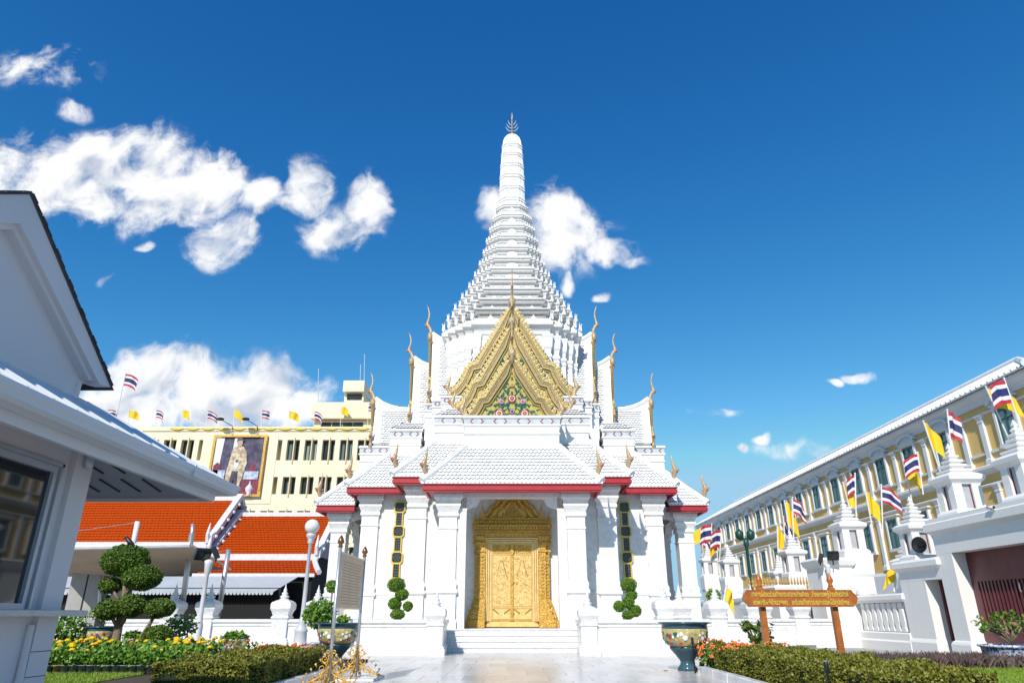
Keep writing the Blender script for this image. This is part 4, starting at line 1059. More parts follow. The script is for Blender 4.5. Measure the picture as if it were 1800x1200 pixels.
b = MB(); slab(b, (-27, 39.6, 2.38), (-13.0, 39.6, 2.38), (-12.7, 42.9, 3.32), (-27, 42.9, 3.32), .03); b.build('fabric', M['awn'], aw, loc=(18, -42, 0))
b = MB()
for k in range(70):
    x = -27 + k * .2; b.prism([(x, 2.38), (x + .2, 2.38), (x + .17, 2.24), (x + .1, 2.2), (x + .03, 2.24)], 39.58, 39.6, 'xz')
b.build('valance', M['awn'], aw, loc=(18, -42, 0))
b = MB()
for X in (-24, -20.5, -13.3): b.tube([(X, 42.8, 1.9), (X + .2, 39.8, 2.36)], .05, 6)
b.build('awning_arm', M['black'], aw, loc=(18, -42, 0))

# ------------------------------------------------------------------ beige canopy on steel poles
cp = thing('canopy', 'sagging beige fabric canopy on slanting steel poles before the orange roof', 'canopy', (-15, 30, 0))
b = MB(); NX, NY = 18, 12; A, B_, C_, D_ = at(105, 962, 24), at(335, 957, 24), at(405, 1000, 37), at(105, 1012, 37)
vs = []
for j in range(NY + 1):
    for i in range(NX + 1):
        u, v = i / NX, j / NY
        p = (A * (1 - u) + B_ * u) * (1 - v) + (D_ * (1 - u) + C_ * u) * v
        p = p + Vector((0, 0, -.55 * math.sin(PI * v) * (.4 + .6 * math.sin(PI * u)) + .035 * math.sin(u * NX * PI)))
        vs.append(tuple(p))
b.add(vs, [(j * (NX + 1) + i, j * (NX + 1) + i + 1, (j + 1) * (NX + 1) + i + 1, (j + 1) * (NX + 1) + i) for j in range(NY) for i in range(NX)])
b.build('canopy_sheet', M['canopy'], cp, loc=(15, -30, 0))
b = MB(); b.tube([A, B_], .09, 8); b.build('edge_beam', M['hallw'], cp, loc=(15, -30, 0))
b = MB(); b.tube([B_, C_], .05, 8); b.build('edge_beam', M['steel'], cp, loc=(15, -30, 0))
for (u0, v0, u1, v1, Y, r) in ((228, 990, 242, 916, 26, .09), (318, 1085, 337, 938, 27, .10), (383, 1085, 402, 965, 30, .10), (336, 955, 339, 920, 30, .08), (172, 1085, 178, 1010, 28, .06)):
    b = MB(); b.tube([at(u0, v0, Y), at(u1, v1, Y)], r, 10); b.build('pole', M['steel'] if v0 != 990 else M['hallw'], cp, True, (15, -30, 0))
for pa, pb in ((at(120, 935, 26), at(240, 918, 26)), (at(402, 966, 30), at(372, 972, 32))): MB().tube([pa, pb], .012, 4).build('stay_wire', M['steel'], cp, loc=(15, -30, 0))
wk = thing('covered_walkway', 'shaded walkway posts and dark back wall under the canopy', 'walkway', (-20, 33, 0))
for u in (130, 160, 205): 
    p = at(u, 1080, 31); MB().box(p.x - .32, p.x + .32, 30.8, 31.3, 0, 3.1).build('post', M['post'], wk, loc=(20, -33, 0))
MB().box(-25, -16.4, 30.7, 31.4, 3.1, 3.35).build('beam', M['post'], wk, loc=(20, -33, 0))
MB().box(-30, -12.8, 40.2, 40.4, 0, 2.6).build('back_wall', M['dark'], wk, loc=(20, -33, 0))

# ------------------------------------------------------------------ cream office block with the portrait
YB = 70.0
ob = thing('office_building', 'cream office block with rows of narrow windows and a large framed portrait', 'building', (-28, YB, 0))
def O(mb, name, mat, par=None, smooth=False):
    o = mb.build(name, mat, par or ob, smooth)
    if par is None: o.location = (28, -YB, 0)
    return o
XL, XR = at(150, 748, YB).x, -9.0
zt = at(300, 750, YB).z
O(MB().box(XL, XR, YB + .9, YB + 16, 0, zt - .3), 'wall', M['cream'])
rows = [(18.15, 16.0), (14.3, 12.55), (10.9, 9.2), (7.4, 5.7)]
zs = [zt] + [z for r in rows for z in r] + [0]
for k in range(0, len(zs), 2):
    top = zs[k]; bot = zs[k + 1]
    b = MB(); b.rect(XL, XR, YB, YB + .9, [(0, bot), (.0, bot + .1)] + ([(0, top)] if k else [(0, top - .5), (.12, top - .45), (.12, top)])); O(b, 'spandrel', M['cream'])
pit = 31 * YB / 1180
px0, px1 = at(362, 800, YB).x, at(474, 800, YB).x
wpane = MB().box(0, .62, .55, .62, 0, 1).mesh('window_pane', M['pane']); wfin = MB().box(-.06, .06, -.12, .8, -.15, 1.12).mesh('window_fin', M['creamd']); pier = MB().box(-.26, .26, .004, .9, 0, 1).mesh('pier', M['cream'])
wcur = MB().box(.04, .32, .50, .54, 0, 1).mesh('curtain', M['curtain'])
rw = random.Random(2)
x = at(627 - 31 * 15, 800, YB).x
while x < XR - 2:
    for (z1, z0) in rows:
        if z0 < 7 and x < -25: pass
        inst('pier', pier, ob, (x - .45 + 28, 0, z0), scale=(1, 1, z1 - z0))
        if not (px0 - 1.2 < x < px1 + .2) or z0 < 12:
            wd = inst('window', wpane, ob, (x - .12 + 28, 0, z0), scale=(1, 1, z1 - z0)); inst('window', wpane, ob, (x + .62 + 28, 0, z0), scale=(1, 1, z1 - z0))
            inst('window_fin', wfin, ob, (x + .56 + 28, 0, z0), scale=(1, 1, z1 - z0))
            for dx in (-.12, .62):
                if rw.random() < .6: inst('curtain', wcur, ob, (x + dx + 28 + rw.choice((0, .26)), 0, z0), scale=(1, 1, (z1 - z0) * rw.uniform(.7, 1)))
    x += pit
O(MB().box(px0 - .5, px1 + .7, YB - .06, YB + .3, 11.6, zt - .8), 'portrait_panel', M['cream'])
# roof structures
ph = MB(); a, c = at(556, 714, 72), at(652, 748, 72); ph.box(a.x, c.x, 72, 80, zt - .3, zt + 1.2); O(ph, 'penthouse', M['cream'])
a = at(556, 712, 72); ph = MB(); ph.box(a.x - .3, c.x + .3, 71.3, 81, zt + 1.3, zt + 3.1); O(ph, 'penthouse_parapet', M['cream'])
for k in range(4): O(MB().box(a.x + .8 + k * 1.15, a.x + 1.85 + k * 1.15, 71.93, 71.99, zt + .2, zt + 1.0), 'penthouse_window', M['pane'])
a, c = at(604, 712, 73), at(641, 676, 73); O(MB().box(a.x, c.x, 73, 78, zt + 3.0, c.z - 1.0), 'stair_tower', M['cream']); O(MB().box(a.x - .1, c.x + .1, 72.4, 78.5, c.z - .95, c.z + .3), 'tower_parapet', M['cream'])
O(MB().box(a.x + .3, c.x - .2, 72.9, 72.99, c.z - 1.75, c.z - 1.1), 'tower_window', M['pane'])
for (u, v0, v1) in ((633, 676, 640), (640, 676, 622), (559, 712, 648)): O(MB().tube([at(u, v0, 75), at(u + 1, v1, 75)], .04, 5), 'antenna', M['lpost'])
# yellow bunting along the parapet
for k in range(13):
    xa = at(300 + k * 27, 752, YB).x; xb = at(327 + k * 27, 752, YB).x
    b = MB(); n = 8
    top = [(xa + (xb - xa) * i / n, YB - .2, zt - .15) for i in range(n + 1)]; low = [(p[0], p[1] - .05, p[2] - .02 - .20 * math.sin(PI * i / n)) for i, p in enumerate(top)]
    b.add(top + low, [(i, i + 1, n + 2 + i, n + 1 + i) for i in range(n)]); O(b, 'bunting_swag', M['fy'])
# floodlights of the portrait
for u in (408, 452):
    p = at(u, 770, YB); q0 = at(u - 12, 742, YB); b = MB(); b.tube([(p.x, YB - .1, p.z), (p.x, YB - .4, p.z + 1.2), (q0.x, YB - 1.2, q0.z)], .04, 5); b.sphere((q0.x, YB - 1.3, q0.z), .42, .3, .16, 8, 5); O(b, 'portrait_lamp', M['black'])
pt = thing('framed_portrait', 'large gold-framed portrait of a standing figure in pale robe', 'portrait', (at(418, 850, YB).x, YB - .2, 0))
pcx = pt.location.x
tl, brn = at(382, 769, YB - .2), at(454, 858, YB - .2)
x0, x1, z0, z1 = tl.x - pcx, brn.x - pcx, brn.z - .6, tl.z
def PP(poly, y, mat, name):
    b = MB(); b.prism([(x0 + (x1 - x0) * a, z1 - (z1 - z0) * c) for a, c in poly], -y - .03, -y, 'xz'); return b.build(name, mat, pt)
PP([(0, 0), (0, 1), (1, 1), (1, 0)], 0, M['navy'], 'canvas')
PP([(.0, .0), (.0, 1), (.10, 1), (.17, 0)], .04, M['fw'], 'printed_curtain'); PP([(.38, 0), (.36, .5), (.44, .5), (.47, 0)], .04, M['fw'], 'printed_curtain')
PP([(.0, .58), (0, .80), (.26, .80), (.28, .58)], .04, M['pblue'], 'printed_table'); PP([(.68, .60), (.66, .74), (.96, .74), (.96, .60)], .04, M['pblue'], 'printed_table')
PP([(.0, .80), (0, 1), (1, 1), (1, .74), (.66, .74), (.6, .86), (.26, .86), (.26, .8)], .045, M['pred'], 'printed_carpet')
PP([(.40, .16), (.58, .16), (.66, .26), (.70, .45), (.64, .72), (.60, .86), (.50, .86), (.48, .6), (.44, .86), (.30, .86), (.30, .62), (.34, .40), (.36, .24)], .08, M['robe'], 'printed_robe')
PP([(.42, .60), (.54, .60), (.56, .94), (.50, .95), (.48, .72), (.42, .93), (.37, .92)], .12, M['navy'], 'printed_trousers')
PP([(.44, .05), (.50, .03), (.56, .06), (.56, .13), (.51, .18), (.46, .14)], .12, M['skin'], 'printed_face'); PP([(.43, .08), (.45, .01), (.52, -.0), (.58, .04), (.57, .08), (.54, .05), (.47, .05)], .16, M['navy'], 'printed_hair')
PP([(.44, .44), (.53, .44), (.54, .50), (.50, .57), (.45, .52)], .12, M['fw'], 'printed_gloves'); PP([(.47, .40), (.51, .40), (.51, .45), (.47, .45)], .13, M['pred'], 'printed_sash')
PP([(.02, .50), (.10, .44), (.16, .50), (.16, .58), (.02, .58)], .05, M['pred'], 'printed_stool'); PP([(.78, .50), (.82, .44), (.88, .50), (.92, .60), (.76, .60)], .05, M['pred'], 'printed_stool'); PP([(.34, .86), (.36, .94), (.30, .96), (.28, .86)], .12, M['fw'], 'printed_shoe'); PP([(.58, .86), (.62, .86), (.62, .95), (.57, .95)], .12, M['fw'], 'printed_shoe')
for a0, a1, c0, c1 in ((-.06, 0, -.045, 1.045), (1, 1.06, -.045, 1.045), (0, 1, -.045, 0), (0, 1, 1, 1.045)):
    b = MB(); xa, xb = x0 + (x1 - x0) * a0, x0 + (x1 - x0) * a1; za, zb = z1 - (z1 - z0) * c1, z1 - (z1 - z0) * c0
    b.box(xa, xb, -.16, .02, za, zb); b.box(xa + .1 * (xb - xa), xb - .1 * (xb - xa), -.24, -.16, za + .1 * (zb - za), zb - .1 * (zb - za)); b.build('frame_bar', M['gold'], pt)
vs_ = thing('roof_urn', 'pale stone urn on the orange hall gable below the portrait', 'urn', at(436, 872, 48.9)); vs_.scale = (.5, .5, .5)
MB().lathe([(.2, 0), (.32, .1), (.2, .3), (.5, .8), (.52, 1.2), (.3, 1.5), (.12, 1.7), (.02, 2.2)], n=12).build('urn_body', M['hallw'], vs_, True)

# ------------------------------------------------------------------ flags
def flag_mesh(kind, L=1.0, Hh=.66, droop=.25, wave=.07, ph=0.):
    nx, ny = 12, 6; b = MB(); vs = []
    for j in range(ny + 1):
        for i in range(nx + 1):
            u, v = i / nx, j / ny
            y = wave * math.sin(u * 8 + v * 1.5 + ph) * (.15 + u)
            vs.append((L * u * (1 - .12 * u), y, -Hh * v - droop * u * u - .05 * u * math.sin(5 * u + ph)))
    col = {'thai': (0, 1, 2, 2, 1, 0), 'yellow': (0,) * 6}[kind]
    fs = []; o = len(b.v); b.v += vs
    for j in range(ny):
        for i in range(nx):
            b.f.append((j * (nx + 1) + i, j * (nx + 1) + i + 1, (j + 1) * (nx + 1) + i + 1, (j + 1) * (nx + 1) + i)); b.m.append(col[j])
    return b.mesh('flag_cloth', [M['fr'], M['fw'], M['fb']] if kind == 'thai' else [M['fy']], True)
def flag(kind, label, base, top, L, Hh, az, droop=.25, wave=.07, ph=0., r=.03, group=None, cat='flag'):
    base, top = Vector(base), Vector(top)
    t = thing('flag', label, cat, base, group=group)
    b = MB(); b.tube([(0, 0, 0), top - base], r, 8); b.sphere(top - base, r * 1.6, r * 1.6, r * 1.6, 6, 5); b.build('pole', M['pole'], t)
    o = inst('cloth', flag_mesh(kind, L, Hh, droop, wave, ph), t)
    d = (top - base).normalized(); zq = Vector((0, 0, 1)).rotation_difference(d)
    o.rotation_euler = (zq @ Euler((0, 0, az)).to_quaternion()).to_euler(); o.location = (top - base) - d * .06
    return t
rowf = [(197, 727, 'thai'), (234, 728, 'yellow'), (282, 728, 'thai'), (328, 728, 'yellow'), (372, 729, 'thai'), (419, 727, 'yellow'), (468, 728, 'thai'), (516, 729, 'yellow'), (560, 730, 'thai'), (607, 722, 'yellow'), (655, 716, 'thai')]
ords = ['first', 'second', 'third', 'fourth', 'fifth', 'sixth', 'seventh', 'eighth', 'ninth', 'tenth', 'eleventh']
cnt = {'thai': 0, 'yellow': 0}
for k, (u, v, kd) in enumerate(rowf):
    cnt[kd] += 1
    flag(kd, '%s small %s flag from left on the cream office roof' % (ords[cnt[kd] - 1], 'striped red white blue' if kd == 'thai' else 'yellow'), at(u - 9, 751, YB + .6), at(u - 7, v - 8, YB + .6), 1.15 if k % 3 else .9, .85, .3 * math.sin(k * 2.1), .3 + .25 * (k % 3), .12, k, .03, 'flags on the office roof')
flag('thai', 'large striped flag on tall leaning pole behind the kiosk roof', at(200, 752, 71), at(221, 656, 71), 1.7, 1.35, 0, .75, .15, 1., .05)
# ------------------------------------------------------------------ long ochre building on the right
XB = 25.0
mb_ = thing('ministry_building', 'long ochre building with white pilasters and green windows under a white roof', 'building', (XB, 60, 0))
def R_(mb, name, mat, par=None):
    o = mb.build(name, mat, par or mb_)
    if par is None: o.location = (-XB, -60, 0)
    return o
Y0, Y1 = 31.0, 94.0
R_(MB().box(XB, XB + 12, Y0, Y1, 0, 11.9), 'wall', M['ocre'])
def course(name, z0, prof, mat='trim'):
    b = MB(); b.loft([[(XB - o, Y0 - o, z0 + z) for o, z in prof], [(XB - o, Y1, z0 + z) for o, z in prof]]); R_(b, name, M[mat])
course('eave_cornice', 11.5, [(-.02, 0), (.12, 0), (.10, .12), (.2, .2), (.2, .3), (.38, .42), (.46, .48), (.46, .64), (.4, .70), (-.02, .72)])
course('frieze', 11.02, [(-.02, 0), (.10, 0), (.14, .06), (.10, .12), (-.02, .12)])
course('storey_cornice', 8.0, [(-.02, 0), (.08, 0), (.08, .1), (.22, .2), (.34, .24), (.34, .38), (.26, .44), (-.02, .44)])
course('sill_course', 9.0, [(-.02, 0), (.10, 0), (.10, .12), (-.02, .12)])
course('lower_frieze', 7.42, [(-.02, 0), (.08, 0), (.12, .08), (.08, .14), (-.02, .14)])
course('plinth', 0, [(-.02, 0), (.2, 0), (.2, 3.6), (.1, 3.8), (-.02, 3.8)])
rf = MB(); slab(rf, (XB - .66, Y1, 12.2), (XB - .66, Y0 - .6, 12.2), (XB + 5, 38, 15.12), (XB + 5, Y1, 15.12), .08); slab(rf, (XB - .66, Y0 - .6, 12.2), (XB + 12.6, Y0 - .6, 12.2), (XB + 5, 38, 15.12), (XB + 5, 38, 15.12), .08)
slab(rf, (XB + 12.6, Y0, 12.2), (XB + 12.6, Y1, 12.2), (XB + 5, Y1, 15.12), (XB + 5, 38, 15.12), .08)
ro = R_(rf, 'roof', M['wtile'])
rb = MB()
for k in range(int((Y1 - Y0) / .45)):
    y = Y0 + k * .45; f = 1 if y > 38 else (y - Y0 + .6) / 7.6
    rb.tube([(XB - .68, y, 12.25), (XB - .66 + 5.66 * f, y, 12.25 + 2.92 * f)], .07, 5)
tag(rb.build('roof_ribs', M['wtile'], ro), kind='stuff')
R_(MB().tube([(XB - .66, Y0 - .6, 12.3), (XB + 5, 38, 15.24), (XB + 5, Y1, 15.24)], .2, 8), 'ridge', M['wcap'], ro)
# window and pilaster prototypes, facing -x
def win_meshes():
    fr = MB(); W, H = .62, 1.72
    for y0, y1, z0, z1 in ((-W - .17, -W, 0, H + .1), (W, W + .17, 0, H + .1), (-W - .17, W + .17, H + .1, H + .24), (-W - .24, W + .24, -.18, 0)): fr.box(-.16, 0, y0, y1, z0, z1)
    fr.box(-.22, 0, -W - .30, W + .30, H + .24, H + .34)
    hood = MB(); n = 12
    o = [(-(W + .42) * math.cos(PI * k / n), H + .40 + .52 * math.sin(PI * k / n)) for k in range(n + 1)]; i = [(-(W + .22) * math.cos(PI * k / n), H + .40 + .34 * math.sin(PI * k / n)) for k in range(n + 1)]
    hood.loft([[(-.26, a, b) for a, b in o] , [(-.26, a, b) for a, b in i], [(0, a, b) for a, b in i]], cap=False, closed=False); hood.loft([[(0, a, b) for a, b in o], [(-.26, a, b) for a, b in o]], cap=False, closed=False)
    tym = MB(); tym.prism(i, -.10, 0, 'yz')
    gw = MB()
    for y0, y1, z0, z1 in ((-W, -W + .09, 0, H), (W - .09, W, 0, H), (-.05, .05, 0, H), (-W, W, 0, .08), (-W, W, H - .08, H), (-W, W, 1.18, 1.25)): gw.box(-.10 if z1 - z0 > 1 else -.096, -.02, y0, y1, z0, z1)
    gl = MB(); gl.box(-.04, -.01, -W + .02, W - .02, .02, H - .02)
    return fr.mesh('window_surround', M['trim']), hood.mesh('arched_hood', M['trim']), tym.mesh('hood_panel', M['trim']), gw.mesh('green_frame', M['greenw']), gl.mesh('pane', M['curtain'])
WF, WH, WT, WG, WP = win_meshes()
def pil_mesh(h):
    b = MB(); b.rect(-.14, 0, -.17, .17, [(.06, 0), (.06, .25), (.02, .3), (0, .34), (0, h - .4), (.03, h - .38), (.03, h - .32), (.0, h - .3), (.08, h - .06), (.10, h - .04), (.10, h)]); return b.mesh('pilaster', M['trim'])
PU, PL = pil_mesh(2.6), pil_mesh(3.5)
ys = [33.4] + [38.9 + 3.52 * k for k in range(16)]
for y in ys:
    for z, up_ in ((9.22, True), (5.2, False)):
        w = inst('window', WF, mb_, (0, y - 60, z)); inst('green_frame', WG, w); inst('pane', WP, w)
        if up_: inst('arched_hood', WH, w, (0, 0, -.05)); inst('hood_panel', WT, w, (0, 0, -.05))
pys = [31.4, 35.3, 36.95] + [38.9 + 3.52 * k + 1.76 for k in range(15)]
for y in pys:
    inst('pilaster', PU, mb_, (0, y - 60, 8.44)); inst('pilaster', PL, mb_, (0, y - 60, 3.95))

# ------------------------------------------------------------------ white gatehouse and boundary wall
XG = 13.9
gate = thing('gatehouse', 'white gatehouse with large maroon gate, side door and slatted wall', 'gatehouse', (XG, 21, 0))
def G(mb, name, mat, par=None, smooth=False):
    o = mb.build(name, mat, par or gate, smooth)
    if par is None: o.location = (-XG, -21, 0)
    return o
# piers and lintel of the large gate: opening y 17.6..22.3
for y0, y1 in ((22.55, 23.35), (14.6, 17.2)): G(MB().rect(XG, XG + 1.6, y0, y1, [(.10, 0), (.10, .34), (.06, .42), (0, .46), (0, 3.02)]), 'pier', M['white'])
G(MB().rect(XG, XG + 1.6, 14.6, 23.35, [(0, 3.024), (0, 3.62), (.05, 3.66), (.16, 3.74), (.16, 3.96), (.10, 4.0), (.10, 4.12)]), 'lintel', M['white'])
b = MB(); b.box(XG + .44, XG + .52, 17.2, 22.55, 2.86, 3.02); G(b, 'door_head', M['maroon'])
for y0, y1 in ((17.22, 19.85), (19.9, 22.54)):
    d = G(MB().box(XG + .48, XG + .54, y0, y1, .05, 2.86), 'gate_leaf', M['maroon'])
    fr = MB()
    for a, c, z0, z1 in ((y0, y0 + .3, .05, 2.86), (y1 - .3, y1, .05, 2.86), (y0 + .3, y1 - .3, .05, .95), (y0 + .3, y1 - .3, 2.15, 2.86)): fr.box(XG + .42, XG + .48, a, c, z0, z1)
    fr.build('leaf_frame', M['maroon'], d)
    for k in range(13):
        y = y0 + .38 + k * .165
        if y < y1 - .36: MB().box(XG + .435, XG + .48, y, y + .085, .952, 2.148).build('slat', M['maroon'], d)
    MB().box(XG + .472, XG + .476, y0 + .3, y1 - .3, .95, 2.15).build('slat_gap', M['dark'], d)
G(MB().tube([(XG + .40, 20.4, 1.8), (XG + .38, 20.4, 1.9), (XG + .40, 20.4, 2.05)], .02, 6), 'pull_handle', M['steel'])
# side door bay
G(MB().rect(XG, XG + 1.2, 24.35, 25.9, [(.08, 0), (.08, .34), (.03, .42), (0, .46), (0, 2.28)]), 'pier', M['white'])
G(MB().rect(XG, XG + 1.2, 23.36, 25.9, [(0, 2.284), (0, 2.60), (.05, 2.64), (.14, 2.72), (.14, 2.88), (.06, 2.96)]), 'lintel', M['white'])
d = G(MB().box(XG + .5, XG + .56, 23.4, 24.34, .05, 2.28), 'side_door', M['maroon'])
b = MB(); b.box(XG + .46, XG + .5, 23.4, 23.52, .05, 2.28); b.box(XG + .46, XG + .5, 24.22, 24.34, .05, 2.28); b.build('leaf_frame', M['maroon'], d)
b = MB()
for k in range(4): b.lathe([(.05, 0), (.07, .06), (.03, .12)], (XG + .45, 23.62, 1.05 + k * .1), 8)
b.build('door_knocker', M['black'], d)
# slatted wall
G(MB().rect(XG, XG + .5, 25.92, 29.4, [(.10, 0), (.10, .30), (.05, .36), (.05, .58), (0, .62)]), 'wall_base', M['white'])
G(MB().rect(XG, XG + .5, 25.92, 29.4, [(0, 1.62), (.04, 1.66), (.10, 1.72), (.10, 1.86), (.05, 1.92)]), 'wall_coping', M['white'])
G(MB().box(XG + .14, XG + .4, 25.94, 29.38, .624, 1.618), 'wall_panel', M['white'])
for k in range(8):
    y = 26.3 + k * .40
    b = MB(); b.loft([[(XG + .02, y - w, z), (XG + .13, y - w, z), (XG + .13, y + w, z), (XG + .02, y + w, z)] for w, z in ((.15, .64), (.15, .72), (.11, .78), (.155, .98), (.13, 1.2), (.10, 1.4), (.15, 1.5), (.15, 1.6))]); G(b, 'baluster', M['white'])
# loudspeaker and camera on the gate
ls = thing('loudspeaker', 'round black loudspeaker fixed beside the gate turret', 'loudspeaker', atx(1616, 957, XG + .1))
b = MB(); b.lathe([(.05, -.16), (.2, -.1), (.33, 0), (.34, .03), (.28, .0), (.08, -.08)], n=18); ls.scale = (.8, .8, .8); o = b.build('horn', M['black'], ls, True); o.rotation_euler = (0, -PI / 2, .5)
MB().box(-.03, .2, -.05, .05, -.06, .06).build('bracket', M['black'], ls)
cc = thing('security_camera', 'small white bullet camera on the gatehouse cornice', 'camera', atx(1742, 892, XG - .2))
b = MB(); b.tube([(0, -.12, 0), (0, .14, .02)], .05, 10); b.build('camera_body', M['fw'], cc, True); MB().lathe([(.042, 0), (.03, .01)], (0, 0, 0), 10).build('lens', M['black'], cc).matrix_basis = Matrix.Translation((0, -.125, 0)) @ Matrix.Rotation(PI / 2, 4, 'X')
MB().box(-.02, .2, -.02, .02, -.1, -.03).build('bracket', M['fw'], cc)

# lantern turrets --------------------------------------------------------
def turret_meshes():
    b = MB(); w = .46
    b.square([(w + .10, 0), (w + .10, .12), (w + .03, .2), (w, .22)])
    for sx in (-1, 1):
        for sy in (-1, 1): b.square([(.15, .22), (.15, 1.0)], (sx * (w - .15), sy * (w - .15), 0))
    b.square([(w, 1.0), (w + .02, 1.04), (w + .12, 1.14), (w + .14, 1.26), (w + .02, 1.34), (w - .1, 1.4)])
    body = b.mesh('turret_body', M['white'])
    s = MB(); s.square([(.33, 0), (.38, .05), (.38, .11), (.20, .16), (.29, .22), (.29, .28), (.15, .32), (.23, .38), (.23, .44), (.11, .48), (.17, .54), (.17, .59), (.07, .63), (.11, .69), (.09, .74), (.04, .79), (.07, .85), (.01, 1.02)])
    spi = s.mesh('turret_spire', M['white'])
    n = MB()
    n.box(-w + .10, w - .10, -w + .10, w - .10, .22, 1.0)
    nic = n.mesh('niche_pane', pmat('niche_grey', (.46, .46, .48), .4))
    e = MB()
    for rz in range(4):
        c, sn = math.cos(rz * PI / 2), math.sin(rz * PI / 2)
        for k in (-1, 1):
            x, y = k * .145, -w + .09
            X, Yy = x * c - y * sn, x * sn + y * c
            e.box(X - .016, X + .016, Yy - .016, Yy + .016, .24, .98)
    ed = e.mesh('niche_edge', M['maroon'])
    return body, spi, nic, ed
TB, TS, TN, TE = turret_meshes()
PIER = MB().rect(-.5, .5, -.5, .5, [(.16, 0), (.16, .4), (.06, .5), (0, .55), (0, .74), (.05, .78), (.08, .94), (.10, 1)]).mesh('turret_pier', M['white'])
tl_ = [(19.4, 4.12, .98, 'white lantern turret on the gatehouse at the right edge'), (22.6, 4.12, 1.0, 'white lantern turret on the gatehouse above the small maroon door'), (25.1, 2.96, .92, 'white lantern turret on the low bay beside the loudspeaker'),
       (27.4, 1.95, .92, 'white lantern turret on the pier behind the slatted wall'), (30.2, 3.55, .98, 'white lantern turret on the tall pier behind the wooden sign'), (36.6, 3.0, .95, 'white lantern turret left of the black floodlight'),
       (38.8, 2.3, .8, 'smaller white lantern turret next to the green lamp post'), (47.5, 3.3, .95, 'white lantern turret second from the shrine corner'), (52.5, 3.7, 1.0, 'white lantern turret nearest to the shrine corner')]
for (y, z, s, lab) in tl_:
    X = XG + (.75 if y < 24 else (1.35 if 26 < y < 29 else .5))
    t = thing('lantern_turret', lab, 'turret', (X, y, 0), group='lantern turrets on the boundary wall')
    if y > 26: inst('pier', PIER, t, (0, 0, 0), scale=(1, 1, z))
    bo = inst('turret_body', TB, t, (0, 0, z + .002), scale=s); inst('niche_pane', TN, bo); inst('niche_edge', TE, bo); inst('turret_spire', TS, t, (0, 0, z + 1.40 * s), scale=s)
bw = thing('boundary_wall', 'white boundary wall running back behind the wooden sign', 'wall', (XG, 30, 0))
MB().rect(XG + .2, XG + .7, 29.42, 60, [(.10, 0), (.10, .4), (0, .5), (0, 1.9), (.08, 1.98), (.08, 2.14), (0, 2.2)]).build('wall_panel', M['white'], bw, loc=(-XG, -30, 0))
MB().rect(XG - 1.2, XG + .1, 29.6, 31.0, [(.12, 0), (.12, .4), (0, .5), (0, 3.0), (.1, 3.1), (.16, 3.3), (.06, 3.4)]).build('pier', M['white'], bw, loc=(-XG, -30, 0))
MB().rect(XG - 2.4, XG - 1.3, 31.5, 33.0, [(.12, 0), (.12, .4), (0, .5), (0, 2.0), (.1, 2.1), (.16, 2.3), (.06, 2.4)]).build('pier', M['white'], bw, loc=(-XG, -30, 0))
fe = thing('iron_fence', 'maroon iron fence with gold spear tips behind the wooden sign', 'fence', (12.5, 33.5, 0))
for k in range(22):
    x = -1.5 + k * .14
    b = MB(); b.tube([(x, 0, .3), (x, 0, 2.3)], .022, 5, 0); b.lathe([(.03, 2.3), (.06, 2.42), (.03, 2.52), (.055, 2.58), (.005, 2.86)], (x, 0, 0), 6, 1); b.build('spear', [M['iron'], M['gold']], fe)
for z in (.6, 2.1): MB().box(-1.6, 1.6, -.03, .03, z, z + .06).build('rail', M['iron'], fe)

# flags along the boundary wall: photo poles give foot and tip, all standing on the wall line
fl = [('yellow', 1786, 800, 1733, 680, 'big yellow flag hanging behind the striped flag at the right edge', 1.05, .9, -.3, .75), ('thai', 1803, 775, 1765, 665, 'big red white and blue flag at the right edge', 1.0, 1.0, PI + .2, .28),
      ('thai', 1680, 870, 1665, 720, 'striped flag on tall pole above the gatehouse turret', .62, 1.15, .2, .2), ('yellow', 1662, 855, 1623, 740, 'slender yellow flag left of the tall striped flag', .6, 1.2, .2, .8),
      ('thai', 1622, 862, 1613, 795, 'striped flag folded beside the gatehouse turret', .75, .75, PI - .1, .45), ('yellow', 1612, 925, 1588, 808, 'yellow flag drooping over the gatehouse corner', .75, .8, .1, .7),
      ('thai', 1552, 940, 1549, 852, 'striped flag blowing right behind the slatted wall', .85, .68, 0, .35), ('yellow', 1537, 945, 1521, 862, 'narrow yellow flag left of the blowing striped flag', .5, .9, .2, .5),
      ('thai', 1506, 940, 1503, 832, 'striped flag half hidden behind the tall pier turret', .4, .8, PI, .3), ('yellow', 1502, 928, 1482, 848, 'yellow flag beside the tall pier turret', .5, .9, .3, .5),
      ('thai', 1396, 975, 1393, 874, 'striped flag above the turret left of the floodlight', .6, .6, 0, .45), ('yellow', 1391, 955, 1379, 880, 'thin yellow flag left of the striped one above the turret', .4, 1.0, .2, .5),
      ('yellow', 1368, 985, 1366, 922, 'small yellow flag low behind the turret', .35, .9, .2, .4), ('thai', 1380, 950, 1377, 908, 'drooping striped flag low behind the turret', .4, .9, .2, .8),
      ('yellow', 1233, 985, 1244, 924, 'yellow flag next to the shrine corner column', .95, .9, PI - .2, .8), ('thai', 1250, 985, 1251, 920, 'striped flag second from the shrine corner', .7, .95, PI, .3),
      ('yellow', 1262, 995, 1259, 935, 'narrow yellow flag third from the shrine corner', .4, 1.0, PI, .4), ('thai', 1264, 1000, 1268, 930, 'striped flag fourth from the shrine corner', .6, .9, PI, .25), ('thai', 1238, 985, 1232, 932, 'dark striped flag closest to the shrine corner', .6, .9, 0, .8)]
